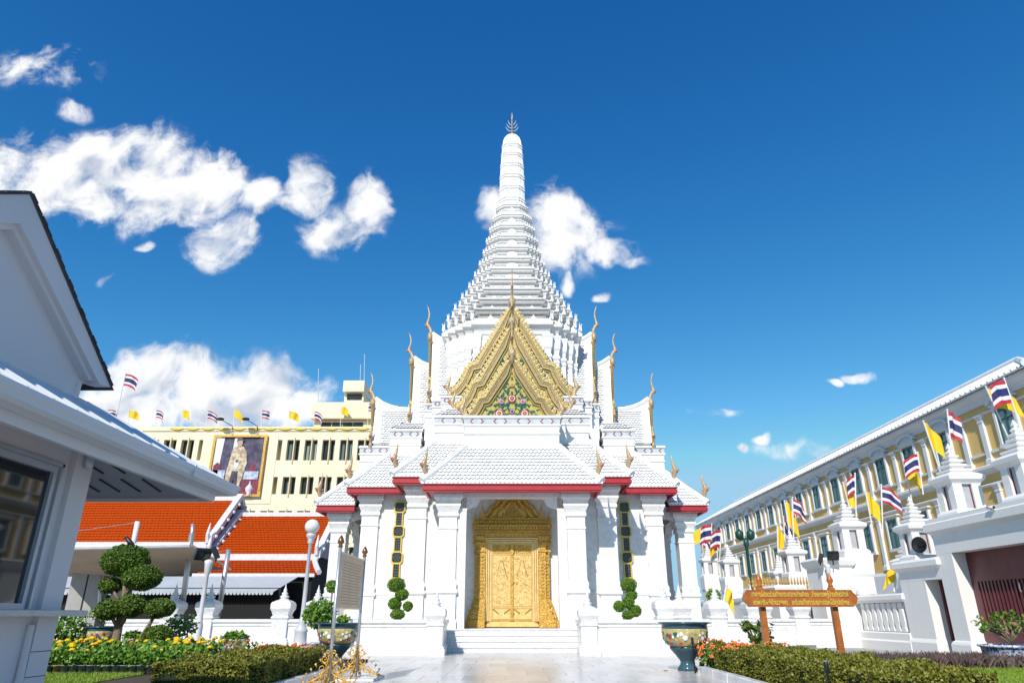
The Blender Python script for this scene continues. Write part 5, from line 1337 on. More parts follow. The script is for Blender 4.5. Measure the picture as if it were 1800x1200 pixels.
for k, (kd, u0, v0, u1, v1, lab, L, Hh, az, dr) in enumerate(fl):
    Yb = atx(u0, v0, XG + .9).y; base = at(u0, v0, Yb); top = at(u1, v1, Yb)
    s = max(.7, min(1.35, Yb / 29))
    flag(kd, lab, base - (top - base) * .1, top, L * s, Hh * s, az, dr * s, .10 * s, k * 1.3, .022 * s + .006, 'flags along the boundary wall')
for k, (u0, v0, u1, v1, lab) in enumerate(((1572, 1040, 1576, 996, 'folded yellow flag low beside the slatted wall'), (1270, 1070, 1277, 1028, 'folded yellow flag behind the marble posts'))):
    Yb = 28.5 if k == 0 else 31; flag('yellow', lab, at(u0, v0, Yb), at(u1, v1, Yb), .5, .55, PI if k == 0 else .1, .5, .12, k, .04)

# lamps -----------------------------------------------------------------
lp = thing('lamp_post', 'silver lamp post with white globe left of the shrine', 'lamp post', at(526, 1140, 23.2) * 1.0); lp.location.z = 0
h = at(545, 925, 23.2).z; tilt = at(545, 925, 23.2).x - lp.location.x
MB().lathe([(.27, 0), (.27, .12), (.21, .16), (.19, .7), (.22, .74), (.17, .8), (.11, .95), (.13, 1.0), (.085, 1.08), (.07, 1.2), (.052, h - .55), (.11, h - .5), (.08, h - .44), (.12, h - .36), (.16, h - .3), (.15, h - .24), (.08, h - .2)], n=14).build('post', M['lpost'], lp, True)
MB().sphere((0, 0, h), .235, .235, .235, 18, 12).build('globe', M['globe'], lp, True)
def floodlight(label, foot, h, heads, mat='hallw', r=.07):
    t = thing('floodlight_post', label, 'floodlight', foot)
    MB().lathe([(r * 2.0, 0), (r * 2.0, .3), (r * 1.5, .4), (r * 1.6, .9), (r * 1.2, 1.0), (r, 1.15), (r * .8, h - .4), (r * 1.3, h - .35), (r * 1.6, h - .1), (r * 1.9, h), (r * .5, h + .04)], n=12).build('post', M[mat], t, True)
    for (dx, dz, rx, rz_) in heads:
        o = MB().box(-.22, .22, -.07, .07, -.17, .17).build('lamp_head', M['black'], t); o.location = (dx, -.1, h + dz); o.rotation_euler = (rx, 0, rz_)
        MB().box(-.19, .19, -.085, -.07, -.14, .14).build('lamp_glass', M['pane'], o)
        MB().tube([(dx, 0, h - .02), (dx, -.05, h + dz)], .025, 6).build('yoke', M['black'], t)
    return t
f = at(345, 1130, 21.5); f.z = 0; floodlight('white post with two black floodlights left of the small blue pot', f, at(360, 985, 21.5).z, [(-.18, .18, .7, .7), (.2, .22, .5, -1.2)])
f = at(1462, 1040, 29.3); f.z = 1.0; floodlight('white post with two black floodlights behind the wooden sign', f, at(1455, 992, 29.3).z - 1.0, [(-.28, .25, .3, 1.25), (.25, .35, .6, -.25)], r=.06)
gl_ = thing('street_lamp', 'dark green street lamp post between the turrets', 'street lamp', (at(1322, 1040, 40).x, 40, 0))
hh = at(1315, 945, 40).z
MB().lathe([(.2, 0), (.2, .8), (.12, 1.0), (.09, hh - .5), (.16, hh - .4), (.14, hh)], n=10).build('post', M['dgreen'], gl_, True)
for s in (-1, 1): MB().lathe([(.08, 0), (.22, .12), (.24, .42), (.12, .5), (.02, .62)], (s * .32, 0, hh - .1), 10).build('lantern', M['dgreen'], gl_, True)
MB().box(-.36, .36, -.05, .05, hh - .14, hh - .06).build('cross_arm', M['dgreen'], gl_)

# ------------------------------------------------------------------ wooden sign
YS = 18.5
sg = thing('wooden_sign', 'brown teak sign with two lines of gold Thai lettering on two posts', 'sign', (at(1406, 1050, YS).x, YS, 0))
xl, xr = at(1305, 1051, YS).x - sg.location.x, at(1506, 1051, YS).x - sg.location.x; zb, zc = at(1400, 1066, YS).z, at(1400, 1036, YS).z
c = .13; zm = (zb + zc) / 2
board = MB(); pol = [(xl + c, zb), (xr - c, zb), (xr - c * .75, zb + .06), (xr - .03, zm - .08), (xr, zm), (xr - .03, zm + .08), (xr - c * .75, zc - .06), (xr - c, zc), (xl + c, zc), (xl + c * .75, zc - .06), (xl + .03, zm + .08), (xl, zm), (xl + .03, zm - .08), (xl + c * .75, zb + .06)]
board.prism(pol, -.05, .05, 'xz'); bo = board.build('board', M['wood'], sg)
edge = MB(); inn = [(x * .985, zm + (z - zm) * .90) for x, z in pol]; edge.loft([[(a, -.05, b) for a, b in pol], [(a, -.062, b) for a, b in pol], [(a, -.062, b) for a, b in inn], [(a, -.05, b) for a, b in inn]], cap=False); edge.build('board_rim', M['wood'], bo)
for u in (1345, 1473):
    x = at(u, 1085, YS).x - sg.location.x
    b = MB(); b.square([(.07, 0), (.07, zc + .05), (.05, zc + .07)], (x, .13, 0)); b.build('post', M['wood'], sg)
    b = MB(); b.lathe([(.04, 0), (.075, .03), (.04, .07), (.085, .16), (.07, .22), (.02, .32), (.004, .36)], (x, .13, zc + .065), 10); b.build('post_finial', M['wood'], sg, True)
try:
    for k, (txt, z, wd) in enumerate((('สาธุชนโปรดร่วมสักการะศาลหลักเมือง   สิ่งเคารพคู่บ้านศักดิ์สิทธิ์', zm + .04, .85), ('เทพสถิตย์อำนวยพร   เครื่องสักการะและดอกไม้ธูปเทียน', zm - .15, .83))):
        cu = bpy.data.curves.new('lettering', 'FONT'); cu.body = txt; cu.size = .165; cu.extrude = .006; cu.align_x = 'CENTER'; cu.offset = .004
        cu.materials.append(M['letter'])
        o = bpy.data.objects.new('lettering', cu); COL.objects.link(o); o.parent = bo; o.rotation_euler = (PI / 2, 0, 0); o.location = ((xl + xr) / 2, -.062, z)
        bpy.context.view_layer.update()
        w = o.dimensions.x
        if w > .01: o.scale = ((xr - xl) * wd / w, 1, 1)
        dg = bpy.context.evaluated_depsgraph_get(); me = bpy.data.meshes.new_from_object(o.evaluated_get(dg))
        o2 = bpy.data.objects.new('lettering', me); COL.objects.link(o2); o2.parent = bo; o2.matrix_basis = o.matrix_basis; bpy.data.objects.remove(o)
except Exception as ex_: print('text', ex_)
# ------------------------------------------------------------------ planting helpers
def leaves(mb, pts, size, rnd, mi=0, up=0.):
    """pts = [(p, n)]: one small pointed leaf of two triangles at every point"""
    for p, n in pts:
        p = Vector(p); n = Vector(n)
        d = Vector((rnd.gauss(0, 1), rnd.gauss(0, 1), rnd.gauss(0, 1) + up)); d = (d + n * .6).normalized()
        s = d.cross(n + Vector((rnd.gauss(0, .4), rnd.gauss(0, .4), rnd.gauss(0, .4))))
        if s.length < 1e-4: continue
        s.normalize(); L = size * rnd.uniform(.6, 1.25); w = L * .42
        o = len(mb.v); mb.v += [tuple(p - d * L * .1), tuple(p + d * L * .45 + s * w), tuple(p + d * L), tuple(p + d * L * .45 - s * w)]
        mb.f.append((o, o + 1, o + 2, o + 3)); mb.m.append(mi)
def ball_pts(c, rx, ry, rz, n, rnd, depth=.12):
    out = []
    for _ in range(n):
        v = Vector((rnd.gauss(0, 1), rnd.gauss(0, 1), rnd.gauss(0, 1))).normalized()
        lump = 1 + .05 * math.sin(7 * v.x + 3 * c[0]) * math.sin(6 * v.z + c[1]) + .03 * math.sin(13 * v.y)
        k = lump * (1 - depth * rnd.random() ** 2)
        out.append(((c[0] + v.x * rx * k, c[1] + v.y * ry * k, c[2] + v.z * rz * k), (v.x / rx, v.y / ry, v.z / rz)))
    return [(p, Vector(n).normalized()) for p, n in out]
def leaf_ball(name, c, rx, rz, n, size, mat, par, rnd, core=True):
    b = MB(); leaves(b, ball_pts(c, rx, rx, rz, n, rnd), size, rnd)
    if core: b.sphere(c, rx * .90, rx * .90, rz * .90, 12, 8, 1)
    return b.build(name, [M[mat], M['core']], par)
def limb(pts, rad, par, loc=None):
    return MB().tube(pts, rad, 8).build('trunk' if par else 'stem', M['bark'], par, True, loc)
rp = random.Random(21)

# big cloud-pruned tree on the left
YT = 18.0
tt = thing('topiary_tree', 'cloud-pruned tree with seven dark green balls left of the lamp', 'tree', (at(203, 1140, YT).x, YT, 0)); ox = tt.location.x
sc_px = YT / 1255
balls = [(221.6, 984.7, 42, 28, 0), (250, 1014.5, 34, 22, -.15), (194.6, 1028.6, 20, 13, .1), (230, 1064, 27, 19, -.2), (190, 1070, 21, 17, -.25), (281, 1068, 26, 15.5, -.1), (277, 1118, 25, 18, -.3)]
bc = []
for (u, v, rx, rz, dy) in balls:
    p = at(u, v, YT + dy); bc.append((p.x - ox, dy, p.z)); leaf_ball('leaf_ball', bc[-1], rx * sc_px * .91, rz * sc_px * .93, int(4200 * (rx / 26) ** 1.7), .042, 'topi', tt, rp)
def rel(u, v, dy=0): p = at(u, v, YT + dy); return (p.x - ox, dy, p.z)
limb([(0, 0, 0), rel(202, 1135), rel(207, 1108), rel(213, 1078), rel(219, 1040), rel(222, 1000)], [.12, .11, .10, .085, .06, .04], tt)
limb([rel(210, 1100), rel(218, 1090, -.1), rel(224, 1066, -.2)], [.06, .05, .035], tt)
limb([rel(219, 1045), rel(235, 1030, -.1), rel(250, 1016, -.1)], [.05, .045, .03], tt); limb([rel(214, 1060), rel(203, 1045), rel(195, 1030)], [.045, .035, .025], tt); limb([rel(208, 1105), rel(200, 1090, -.2), rel(190, 1072, -.2)], [.05, .04, .025], tt)
limb([rel(243, 1145), rel(249, 1118), rel(262, 1098), rel(278, 1070, -.1)], [.07, .06, .05, .03], tt); limb([rel(247, 1125), rel(262, 1122, -.2), rel(276, 1118, -.3)], [.05, .04, .03], tt)
# crow on the top ball
cr = thing('crow', 'black crow perched on the topmost leaf ball', 'bird', at(229, 957, YT - .1)); 
b = MB(); b.tube([(.12, 0, -.02), (.05, 0, .02), (-.03, 0, .07), (-.09, 0, .13), (-.12, 0, .165), (-.15, 0, .17), (-.21, 0, .155)], [.012, .045, .065, .05, .042, .028, .004], 10); b.tube([(.04, 0, .03), (.13, 0, -.06), (.2, 0, -.12)], [.035, .03, .012], 6, 0, .5)
for s in (-1, 1): b.tube([(-.01, s * .025, .02), (-.01, s * .025, -.06)], .007, 4)
b.build('crow_body', M['bird'], cr, True)

# two small topiaries on the terrace
for lab, bl, foot in (('bright green pruned shrub of five balls left of the door', [(697, 1027, 14.5, 11, 0), (706.5, 1044, 10.5, 8.5, -.05), (694, 1060, 10.5, 9, 0), (717, 1065, 7.5, 7, -.1), (699, 1079, 11.5, 7.5, -.1)], 706),
                      ('bright green pruned shrub of six balls right of the door', [(1105, 1027, 13, 10, 0), (1110, 1045, 9, 8, 0), (1105, 1058, 9, 9, -.05), (1088, 1065, 8.5, 8, 0), (1117, 1073, 9, 8.5, -.05), (1104, 1080, 9, 6, -.1)], 1105)):
    Y = 24.9; t = thing('topiary_shrub', lab, 'shrub', (at(foot, 1088, Y).x, Y, .88)); o0 = t.location
    s = Y / 1275; cs = []
    for (u, v, rx, rz, dy) in bl:
        p = at(u, v, Y + dy) - o0; cs.append(p); leaf_ball('leaf_ball', (p.x, dy, p.z), rx * s * 1.08, rz * s * 1.08, 1900, .034, 'topl', t, rp)
    MB().tube([(0, 0, -.02), (cs[-1].x * .3, 0, .2), (cs[2].x * .6 + .05, 0, cs[2].z), (cs[1].x, 0, cs[1].z), tuple(cs[0])], [.035, .03, .025, .02, .015], 6).build('trunk', M['bark'], t)
    MB().lathe([(.16, 0), (.22, .02), (.24, .14), (.22, .15)], (0, 0, 0), 12).build('pot', M['npot'], t)
for (u, v, r, Y, lab) in ((584, 1030, 8, 27.5, 'single green leaf ball behind the left marble posts'), (1254, 1047, 9, 28.5, 'single green leaf ball behind the right marble posts')):
    p = at(u, v, Y); t = thing('clipped_shrub', lab, 'shrub', (p.x, Y, .0)); leaf_ball('leaf_ball', (0, 0, p.z), r * Y / 1265 * 1.3, r * Y / 1265 * 1.2, 700, .06, 'topl', t, rp)
    MB().tube([(0, 0, .0), (.02, 0, p.z)], .03, 6).build('trunk', M['bark'], t)

# glazed pots ---------------------------------------------------------
def glazed_pot(label, loc, R, H):
    t = thing('glazed_pot', label, 'pot', loc)
    k, hh = R, H
    MB().lathe([(.36 * k, 0), (.40 * k, .03 * hh), (.34 * k, .08 * hh), (.27 * k, .13 * hh), (.25 * k, .18 * hh), (.29 * k, .22 * hh), (.40 * k, .30 * hh), (.53 * k, .385 * hh), (.62 * k, .45 * hh), (.64 * k, .48 * hh), (.60 * k, .50 * hh)], n=28).build('foot', M['teal'], t, True)
    MB().lathe([(.60 * k, .495 * hh), (.70 * k, .52 * hh), (.80 * k, .60 * hh), (.87 * k, .72 * hh), (.885 * k, .84 * hh), (.875 * k, .865 * hh)], n=32).build('painted_bowl', M['potrel'], t, True)
    rim = MB(); rim.lathe([(.875 * k, .862 * hh), (.89 * k, .88 * hh), (.87 * k, .93 * hh), (.90 * k, .96 * hh), (1.0 * k, .975 * hh), (1.0 * k, 1.0 * hh), (.86 * k, 1.0 * hh), (.82 * k, .92 * hh)], n=32); rim.build('rim', M['teal'], t, True)
    MB().lathe([(.01, .925 * hh), (.83 * k, .93 * hh)], n=20).build('soil', M['soil'], t)
    rr = random.Random(int(R * 100)); mats = ['petwhite', 'petred', 'petpur', 'edge', 'petwhite', 'edge', 'green']
    pr = {m: MB().sphere((0, 0, 0), 1, .14, 1, 7, 5).mesh('painted_flower', M[m]) for m in set(mats)}
    for i in range(80):
        a = 2 * PI * i / 80 * 1.0 + rr.uniform(-.1, .1); f = rr.uniform(.12, .88); z = (.52 + .33 * f) * hh; r = (.70 + .185 * min(1, f * 1.6) ** .6) * k
        inst('painted_flower', pr[rr.choice(mats)], t, (r * math.cos(a), r * math.sin(a), z), (0, 0, a + PI / 2), rr.uniform(.045, .085) * k * 1.2)
    return t
glazed_pot('large glazed pot with painted flowers beside the orange blossoms', (4.05, 17.4, 0.014), .60, 1.03)
glazed_pot('large glazed pot with painted flowers behind the info board', (at(594, 1120, 19.6).x, 19.6, 0.006), .60, 1.0)
gp = glazed_pot('glazed pot with painted flowers under the cloud-pruned tree', (at(178, 1120, 19.5).x, 19.5, .1), .40, .82)
# plants in and beside the pots
def bush(label, c, rx, rz, n, size, mat, cat='plant', flowers=None, name='leafy_bush'):
    t = thing(name, label, cat, (c[0], c[1], 0)); b = MB()
    pts = ball_pts((0, 0, c[2]), rx, rx, rz, n, rp, .8); leaves(b, pts, size, rp); tag(b.build('foliage', [M[mat]], t), kind='stuff')
    MB().tube([(0, 0, max(0, c[2] - rz * 1.4)), (0, 0, c[2])], .03, 5).build('stem', M['bark'], t)
    if flowers:
        f = MB()
        for p, nrm in ball_pts((0, 0, c[2]), rx, rx, rz, flowers[1], rp, .25): f.sphere(p, flowers[2], flowers[2], flowers[2] * .8, 6, 4)
        tag(f.build('blossoms', M[flowers[0]], t), kind='stuff')
    return t
p = at(562, 1078, 20.5); bush('bright green leafy bush left of the info board', p, .42, .34, 900, .11, 'bush')
p = at(603, 1088, 19.6); bush('small yellow-green plant in the pot behind the info board', (p.x, p.y, p.z), .16, .08, 140, .08, 'topl')
p = at(112, 1112, 19.5); bush('white flowering bush beside the kiosk', (p.x, p.y, .78), .62, .42, 1800, .10, 'bush', flowers=('wflower', 330, .028))
p = at(178, 1082, 19.5); bush('desert rose with pale and pink flowers in the left glazed pot', (p.x, p.y, p.z + .05), .34, .16, 260, .09, 'bush', flowers=('wflower', 26, .035))
p = at(318, 1100, 20); bush('desert rose with pink flowers by the white floodlight post', (p.x, p.y, p.z), .42, .28, 420, .09, 'bush', flowers=('pinkf', 40, .03))
p = at(413, 1122, 21.5); fp = bush('yellow-green fern in the blue and white pot', (p.x, p.y, p.z), .34, .14, 700, .12, 'topl')
def china_pot(label, u, v, Y, r, h):
    q0 = at(u, v, Y); t = thing('china_pot', label, 'pot', (q0.x, Y, q0.z - h))
    MB().lathe([(r * .7, 0), (r * .75, .02), (r * .95, h * .5), (r * .98, h * .85), (r * 1.08, h * .9), (r * 1.08, h), (r * .9, h), (r * .85, h * .85)], n=24).build('pot_body', M['bwpot'], t, True); return t
china_pot('blue and white china pot holding the yellow-green fern', 413, 1122, 21.5, .34, .40)
china_pot('blue and white china pot below the cloud-pruned tree', 236, 1121, 19.2, .24, .32); p = at(236, 1117, 19.2); bush('low fern in the pot below the cloud-pruned tree', (p.x, p.y, p.z), .26, .10, 380, .09, 'topl')
china_pot('blue and white china pot with the desert rose by the floodlight post', 318, 1126, 20, .28, .3)
china_pot('blue and white china pot left of the glazed pot by the info board', 550, 1128, 20.3, .25, .34)
china_pot('wide blue and white china pot before the maroon gate', 1775, 1132, 17.6, .62, .42)
# desert rose before the gate: bare branching stems with leaf tufts
def branch_plant(label, root, spread, h, n, mat, flowers, leaf=.09, cat='plant'):
    t = thing('desert_rose', label, cat, root); b = MB(); lv = MB(); f = MB()
    for k in range(n):
        a = rp.uniform(0, 2 * PI); r = spread * rp.uniform(.35, 1); z = h * rp.uniform(.45, 1)
        m = Vector((math.cos(a) * r * .4, math.sin(a) * r * .3, z * .5)); e = Vector((math.cos(a) * r, math.sin(a) * r * .6, z))
        b.tube([(0, 0, 0), m, e], [.05, .03, .012], 6)
        leaves(lv, [(e + Vector((rp.gauss(0, .05), rp.gauss(0, .05), rp.gauss(0, .04))), (0, 0, 1)) for _ in range(22)], leaf, rp)
        if k in flowers: f.sphere(e + Vector((0, -.05, .05)), .05, .05, .05, 7, 5)
    b.build('stems', M['bark'], t, True); tag(lv.build('leaf_tufts', M[mat], t), kind='stuff')
    if flowers: f.build('blossom', M['pinkf'], t)
branch_plant('desert rose with a pink flower in the pot before the gate', at(1778, 1130, 17.6), .62, .62, 20, 'bush', (3,))
branch_plant('sparse dark-leaved shrub between the glazed pot and the sign', (at(1335, 1145, 21.5).x, 21.5, .1), .45, .85, 13, 'topi', (), .13)

# ------------------------------------------------------------------ beds, hedges, lawns
def slabbed(name, x0, x1, y0, y1, z, mat): return tag(MB().box(x0, x1, y0, y1, -.02, z).build(name, M[mat]), kind='structure')
slabbed('flower_bed', 4.26, 13.6, 8.0, 17.1, .09, 'soil'); slabbed('flower_bed', 5.6, 13.6, 17.1, 19.6, .089, 'soil'); slabbed('flower_bed', -13.5, -3.95, 9.8, 20.6, .075, 'soil')
def hedge(label, x0, x1, y0, y1, z0, z1, dens, size, mat, flowers=None):
    t = thing('hedge', label, 'hedge', ((x0 + x1) / 2, (y0 + y1) / 2, 0)); cx, cy = t.location.x, t.location.y
    b = MB(); pts = []
    W, D, H = x1 - x0, y1 - y0, z1 - z0
    for (n, area, f) in ((Vector((0, 0, 1)), W * D, lambda u, v: (x0 + u * W, y0 + v * D, z1)), (Vector((0, -1, 0)), W * H, lambda u, v: (x0 + u * W, y0, z0 + v * H)), (Vector((0, 1, 0)), W * H * .5, lambda u, v: (x0 + u * W, y1, z0 + v * H)),
                         (Vector((-1, 0, 0)), D * H, lambda u, v: (x0, y0 + u * D, z0 + v * H)), (Vector((1, 0, 0)), D * H, lambda u, v: (x1, y0 + u * D, z0 + v * H))):
        for _ in range(int(area * dens)):
            p = Vector(f(rp.random(), rp.random())); bump = .045 * math.sin(p.x * 5.1 + p.y * 3.3) + .035 * math.sin(p.y * 7.7 - p.x * 2) - .08 * rp.random() ** 2
            p += n * bump; pts.append((p - Vector((cx, cy, 0)), n))
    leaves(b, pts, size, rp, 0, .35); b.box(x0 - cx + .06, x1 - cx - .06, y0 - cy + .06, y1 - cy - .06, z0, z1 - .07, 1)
    tag(b.build('foliage', [M[mat], M['core']], t), kind='stuff')
    if flowers:
        f = MB()
        for (fx0, fx1, fy0, fy1, n) in flowers[1]:
            for _ in range(n):
                x, y = rp.uniform(fx0, fx1), rp.uniform(fy0, fy1); z = z1 + rp.uniform(-.10, .07)
                for _k in range(4): f.sphere((x - cx + rp.gauss(0, .03), y - cy + rp.gauss(0, .03), z + rp.gauss(0, .025)), .026, .026, .022, 5, 4)
        tag(f.build('blossoms', M[flowers[0]], t), kind='stuff')
    return t
hedge('clipped hedge with orange blossoms along the right kerb', 4.40, 5.9, 9.2, 16.6, .08, .54, 3300, .040, 'hedge', ('ixora', [(4.4, 5.3, 15.4, 16.7, 80), (4.8, 6.0, 16.0, 16.7, 50)]))
hedge('broad clipped hedge half in kiosk shadow on the left', -5.5, -4.02, 11.5, 16.2, .05, .52, 3300, .040, 'hedge', ('ixora', [(-5.5, -4.4, 15.9, 16.3, 60)]))
b = MB()     # ixora sprays at the near end of the right hedge
io = thing('ixora_bush', 'orange flowering ixora bush at the hedge corner by the glazed pot', 'plant', (4.55, 16.75, 0))
lv = MB(); leaves(lv, ball_pts((0, 0, .34), .36, .55, .30, 900, rp, .5), .09, rp); tag(lv.build('foliage', M['topi'], io), kind='stuff')
for (pp, nn) in ball_pts((-.02, -.05, .36), .38, .55, .32, 42, rp, .1):
    if nn.z > -.1:
        for _k in range(9): b.sphere((pp[0] + rp.gauss(0, .035), pp[1] + rp.gauss(0, .035), pp[2] + rp.gauss(0, .03)), .024, .024, .02, 5, 4)
tag(b.build('blossoms', M['ixora'], io), kind='stuff')
# purple rhoeo border
rh = thing('rhoeo_border', 'border of purple and green sword-leaved plants before the gate', 'plants', (9.5, 17.5, 0))
b = MB()
for _ in range(1500):
    x, y = rp.uniform(5.9, 14.2), rp.uniform(16.5, 18.3)
    if x < 6.6 and y < 17: continue
    for k in range(7):
        a = rp.uniform(0, 2 * PI); L = rp.uniform(.2, .42); t_ = rp.uniform(.25, .7); d = Vector((math.cos(a) * t_, math.sin(a) * t_, 1)).normalized(); s = d.cross(Vector((math.sin(a), -math.cos(a), .2))).normalized() * .022
        p = Vector((x - 9.5, y - 17.5, .08)); m = p + d * L * .5; e = p + d * L + Vector((0, 0, -.05))
        o = len(b.v); b.v += [tuple(p - s * .6), tuple(p + s * .6), tuple(m + s), tuple(e), tuple(m - s)]; b.f.append((o, o + 1, o + 2, o + 3, o + 4)); b.m.append(0)
tag(b.build('foliage', M['rhoeo'], rh), kind='stuff')
def lawn(name, label, x0, x1, y0, y1, z, n):
    b = MB(); b.quad((x0, y0, z), (x1, y0, z), (x1, y1, z), (x0, y1, z))
    for _ in range(n):
        x, y = rp.uniform(x0, x1), rp.uniform(y0, y1); a = rp.uniform(0, PI); h = rp.uniform(.03, .075); dx, dy = math.cos(a) * .008, math.sin(a) * .008; lx, ly = rp.gauss(0, .02), rp.gauss(0, .02)
        o = len(b.v); b.v += [(x - dx, y - dy, z), (x + dx, y + dy, z), (x + lx, y + ly, z + h)]; b.f.append((o, o + 1, o + 2)); b.m.append(0)
    return tag(b.build(name, M['grass']), label, 'grass', kind='stuff')
lawn('lawn', 'strip of bright lawn before the purple border', 6.05, 14.2, 12.5, 16.7, .10, 26000)
lawn('lawn', 'strip of lawn before the row of nursery pots', -11.5, -7.45, 12.6, 15.35, .085, 16000)
# marigolds: a row of nursery pots in front, flowers behind
PM = MB().lathe([(.070, 0), (.088, .15), (.096, .15), (.096, .165), (.085, .165), (.08, .13), (.01, .13)], n=12)
NPOT, CPOT = PM.mesh('nursery_pot', M['npot'], True), PM.mesh('nursery_pot', M['clay'], True)
xa = at(66, 1188, 15.45).x; xb = at(292, 1184, 15.45).x
def seedling():
    b = MB(); leaves(b, ball_pts((0, 0, .27), .12, .12, .13, 150, rp, .7), .075, rp); return b.mesh('seedling', M['bush'])
SD = [seedling() for _ in range(3)]
for k in range(16):
    x = xa + (xb - xa) * k / 15 + rp.uniform(-.015, .015)
    t = thing('potted_seedling', 'brown clay pot with green seedling third in the row below the marigolds' if k == 2 else '%s pot from the left in the row of nursery pots, dark grey' % (ords + ['twelfth', 'thirteenth', 'fourteenth', 'fifteenth', 'sixteenth'])[k], 'potted plant', (x, 15.45 + rp.uniform(-.03, .03), .086), rp.uniform(0, 6), None if k == 2 else 'nursery pots in a row')
    inst('pot', CPOT if k == 2 else NPOT, t); inst('foliage', SD[k % 3], t)
mg = thing('marigold_bed', 'bed of yellow marigolds behind the nursery pots', 'flowers', (-8.5, 16.3, 0))
b = MB(); f = MB()
for _ in range(5200):
    x, y = rp.uniform(-11.2, -6.6), rp.uniform(15.6, 17.4); z = .12 + rp.random() ** .7 * (.30 + .12 * (y - 15.6))
    leaves(b, [((x + 8.5, y - 16.3, z), (0, -.3, 1))], .11, rp, 0, .4)
for _ in range(125):
    y = 15.9 + 1.6 * rp.random() ** .6; x = rp.uniform(-11.0, -6.5); z = .42 + .14 * (y - 15.6) + rp.uniform(-.05, .05)
    if math.sin(x * 3.1) + rp.gauss(0, .8) < -.5: continue
    r = rp.uniform(.045, .07); f.sphere((x + 8.5, y - 16.3, z), r, r, r * .62, 8, 5)
    for k in range(7): a = 2 * PI * k / 7; f.sphere((x + 8.5 + r * .75 * math.cos(a), y - 16.3 + r * .75 * math.sin(a), z - .008), r * .42, r * .42, r * .3, 5, 3)
tag(b.build('foliage', M['bush'], mg), kind='stuff'); tag(f.build('blossoms', M['marig'], mg), kind='stuff')
orf = MB(); ob_ = thing('ixora_row', 'thin row of orange flowers behind the marigolds', 'flowers', (-8, 18.2, 0)); lv = MB()
for _ in range(260):
    x, y = rp.uniform(-3.2, 1.6), rp.uniform(-.2, .3); z = rp.uniform(.42, .62); orf.sphere((x, y, z), .03, .03, .025, 5, 4)
for _ in range(1500): leaves(lv, [((rp.uniform(-3.3, 1.8), rp.uniform(-.3, .4), rp.uniform(.1, .55)), (0, -.2, 1))], .09, rp, 0, .3)
tag(orf.build('blossoms', M['ixora'], ob_), kind='stuff'); tag(lv.build('foliage', M['bush'], ob_), kind='stuff')

# kerb blocks along the right bed
kb_ = thing('kerb', 'white stone kerb along the right flower bed', 'kerb', (4.17, 12.4, 0))
km = MB().rect(-.08, .08, 0, .96, [(0, 0), (0, .13), (-.015, .15)]).mesh('kerb_block', M['marble2'])
for k in range(10): inst('kerb_block', km, kb_, (rp.uniform(-.008, .008), -5.8 + k * .98, .012))
kl = thing('kerb', 'stone kerb along the left hedge', 'kerb', (-3.9, 13, 0))
for k in range(7): inst('kerb_block', km, kl, (rp.uniform(-.008, .008), -3.2 + k * .98, .012))

# ------------------------------------------------------------------ info board with gilt scrolls
ib = thing('info_board', 'steel-framed information board with gilt scrollwork feet facing the path', 'notice board', (-3.14, 14.1, 0))
py = (-1.1, 1.1); zt2 = at(604, 962, 13.0).z
for y in py:
    MB().tube([(0, y, .02), (0, y, zt2)], .032, 12).build('post', M['steel'], ib, True)
    MB().lathe([(.03, 0), (.05, .02), (.03, .05), (.065, .10), (.05, .15), (.01, .22)], (0, y, zt2), 12).build('post_finial', pmat('brown_bronze', (.30, .14, .05), .3, .7), ib, True)
zp0, zp1 = 1.30, zt2 - .06
pn = MB().box(-.012, .012, py[0] + .06, py[1] - .06, zp0 + .03, zp1 - .03).build('panel', M['paper'], ib)
for k in range(15):
    z = zp1 - .16 - k * .052; MB().box(.0125, .0145, -.85 + .04 * (k % 3), .85 - .07 * (k % 4), z, z + .014).build('text_line', M['ink'], pn)
b = MB(); b.box(-.02, .02, py[0] + .03, py[1] - .03, zp1 - .03, zp1); b.box(-.02, .02, py[0] + .03, py[1] - .03, zp0, zp0 + .03); b.build('panel_frame', M['steel'], ib)
def scroll(turns, r0, n=26):
    return [(r0 * (1 - i / n * .86) * math.cos(turns * 2 * PI * i / n), r0 * (1 - i / n * .86) * math.sin(turns * 2 * PI * i / n)) for i in range(n + 1)]
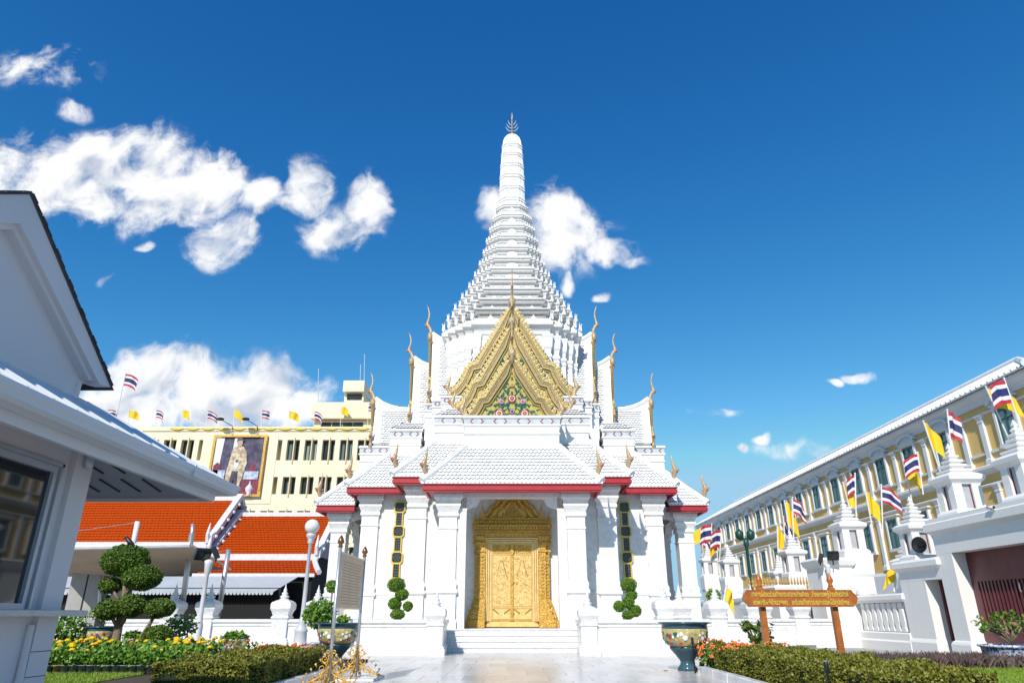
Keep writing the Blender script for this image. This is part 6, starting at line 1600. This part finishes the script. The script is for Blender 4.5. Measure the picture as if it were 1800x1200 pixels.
def scroll_mesh():
    b = MB()
    for sx in (-1, 1):
        for (cx, cz, r, tr, rot) in ((.13, .60, .09, 1.4, PI), (.17, .40, .12, 1.5, PI / 2), (.30, .20, .12, 1.4, PI * .7), (.46, .10, .10, 1.3, PI * .6), (.10, .18, .10, 1.4, 0), (.07, .76, .05, 1.2, PI), (.62, .06, .07, 1.2, PI * .5)):
            pts = scroll(tr, r); c, s = math.cos(rot), math.sin(rot)
            b.tube([(sx * (cx + x * c - z * s), 0, cz + x * s + z * c) for x, z in pts], [.018 - .010 * i / len(pts) for i in range(len(pts))], 6)
        b.tube([(sx * .02, 0, .82), (sx * .05, 0, .6), (sx * .08, 0, .4), (sx * .22, 0, .22), (sx * .5, 0, .08), (sx * .74, 0, .02)], [.012, .02, .022, .022, .02, .01], 6)
        for k in range(6):
            x = .1 + .1 * k; z = .62 - .1 * k; b.prism([(sx * x, z), (sx * (x + .07), z + .07), (sx * (x + .02), z + .10)][:: sx], -.012, .012, 'xz')
    return b.mesh('gilt_scroll', M['gold'], True)
SM = scroll_mesh()
for y in py:
    for rz in (0, PI / 2): inst('gilt_scroll', SM, ib, (0, y, .05), (0, 0, rz), .74)
    MB().box(-.5, .5, y - .5, y + .5, .012, .05).build('base_plate', M['marble2'], ib)
# stake lights
for (u, v, Y, lab) in ((1457, 1200, 9.4, 'short dark stake light standing out of the right hedge'), (1222, 1180, 16.6, 'thin black stake beside the glazed pot')):
    p = at(u, v, Y); t = thing('stake_light', lab, 'stake light', (p.x, Y, .0)); hh = .66 if Y < 12 else .74
    MB().lathe([(.016, 0), (.016, hh - .14), (.03, hh - .13), (.03, hh - .02), (.024, hh)], n=10).build('stake', M['black'], t, True)
    MB().lathe([(.02, 0), (.02, .012)], (0, 0, hh), 10).build('cap', M['steel'], t)
b = MB()
for k in range(5): a = 2 * PI * k / 5; b.sphere((.03 * math.cos(a), .03 * math.sin(a), .006), .025, .025, .006, 6, 4)
o = b.build('fallen_petal', M['pinkf'], None, loc=(at(1170, 1179, 17.3).x, 17.3, .014)); tag(o, 'pink petal lying on the pavement near the glazed pot', 'petal')
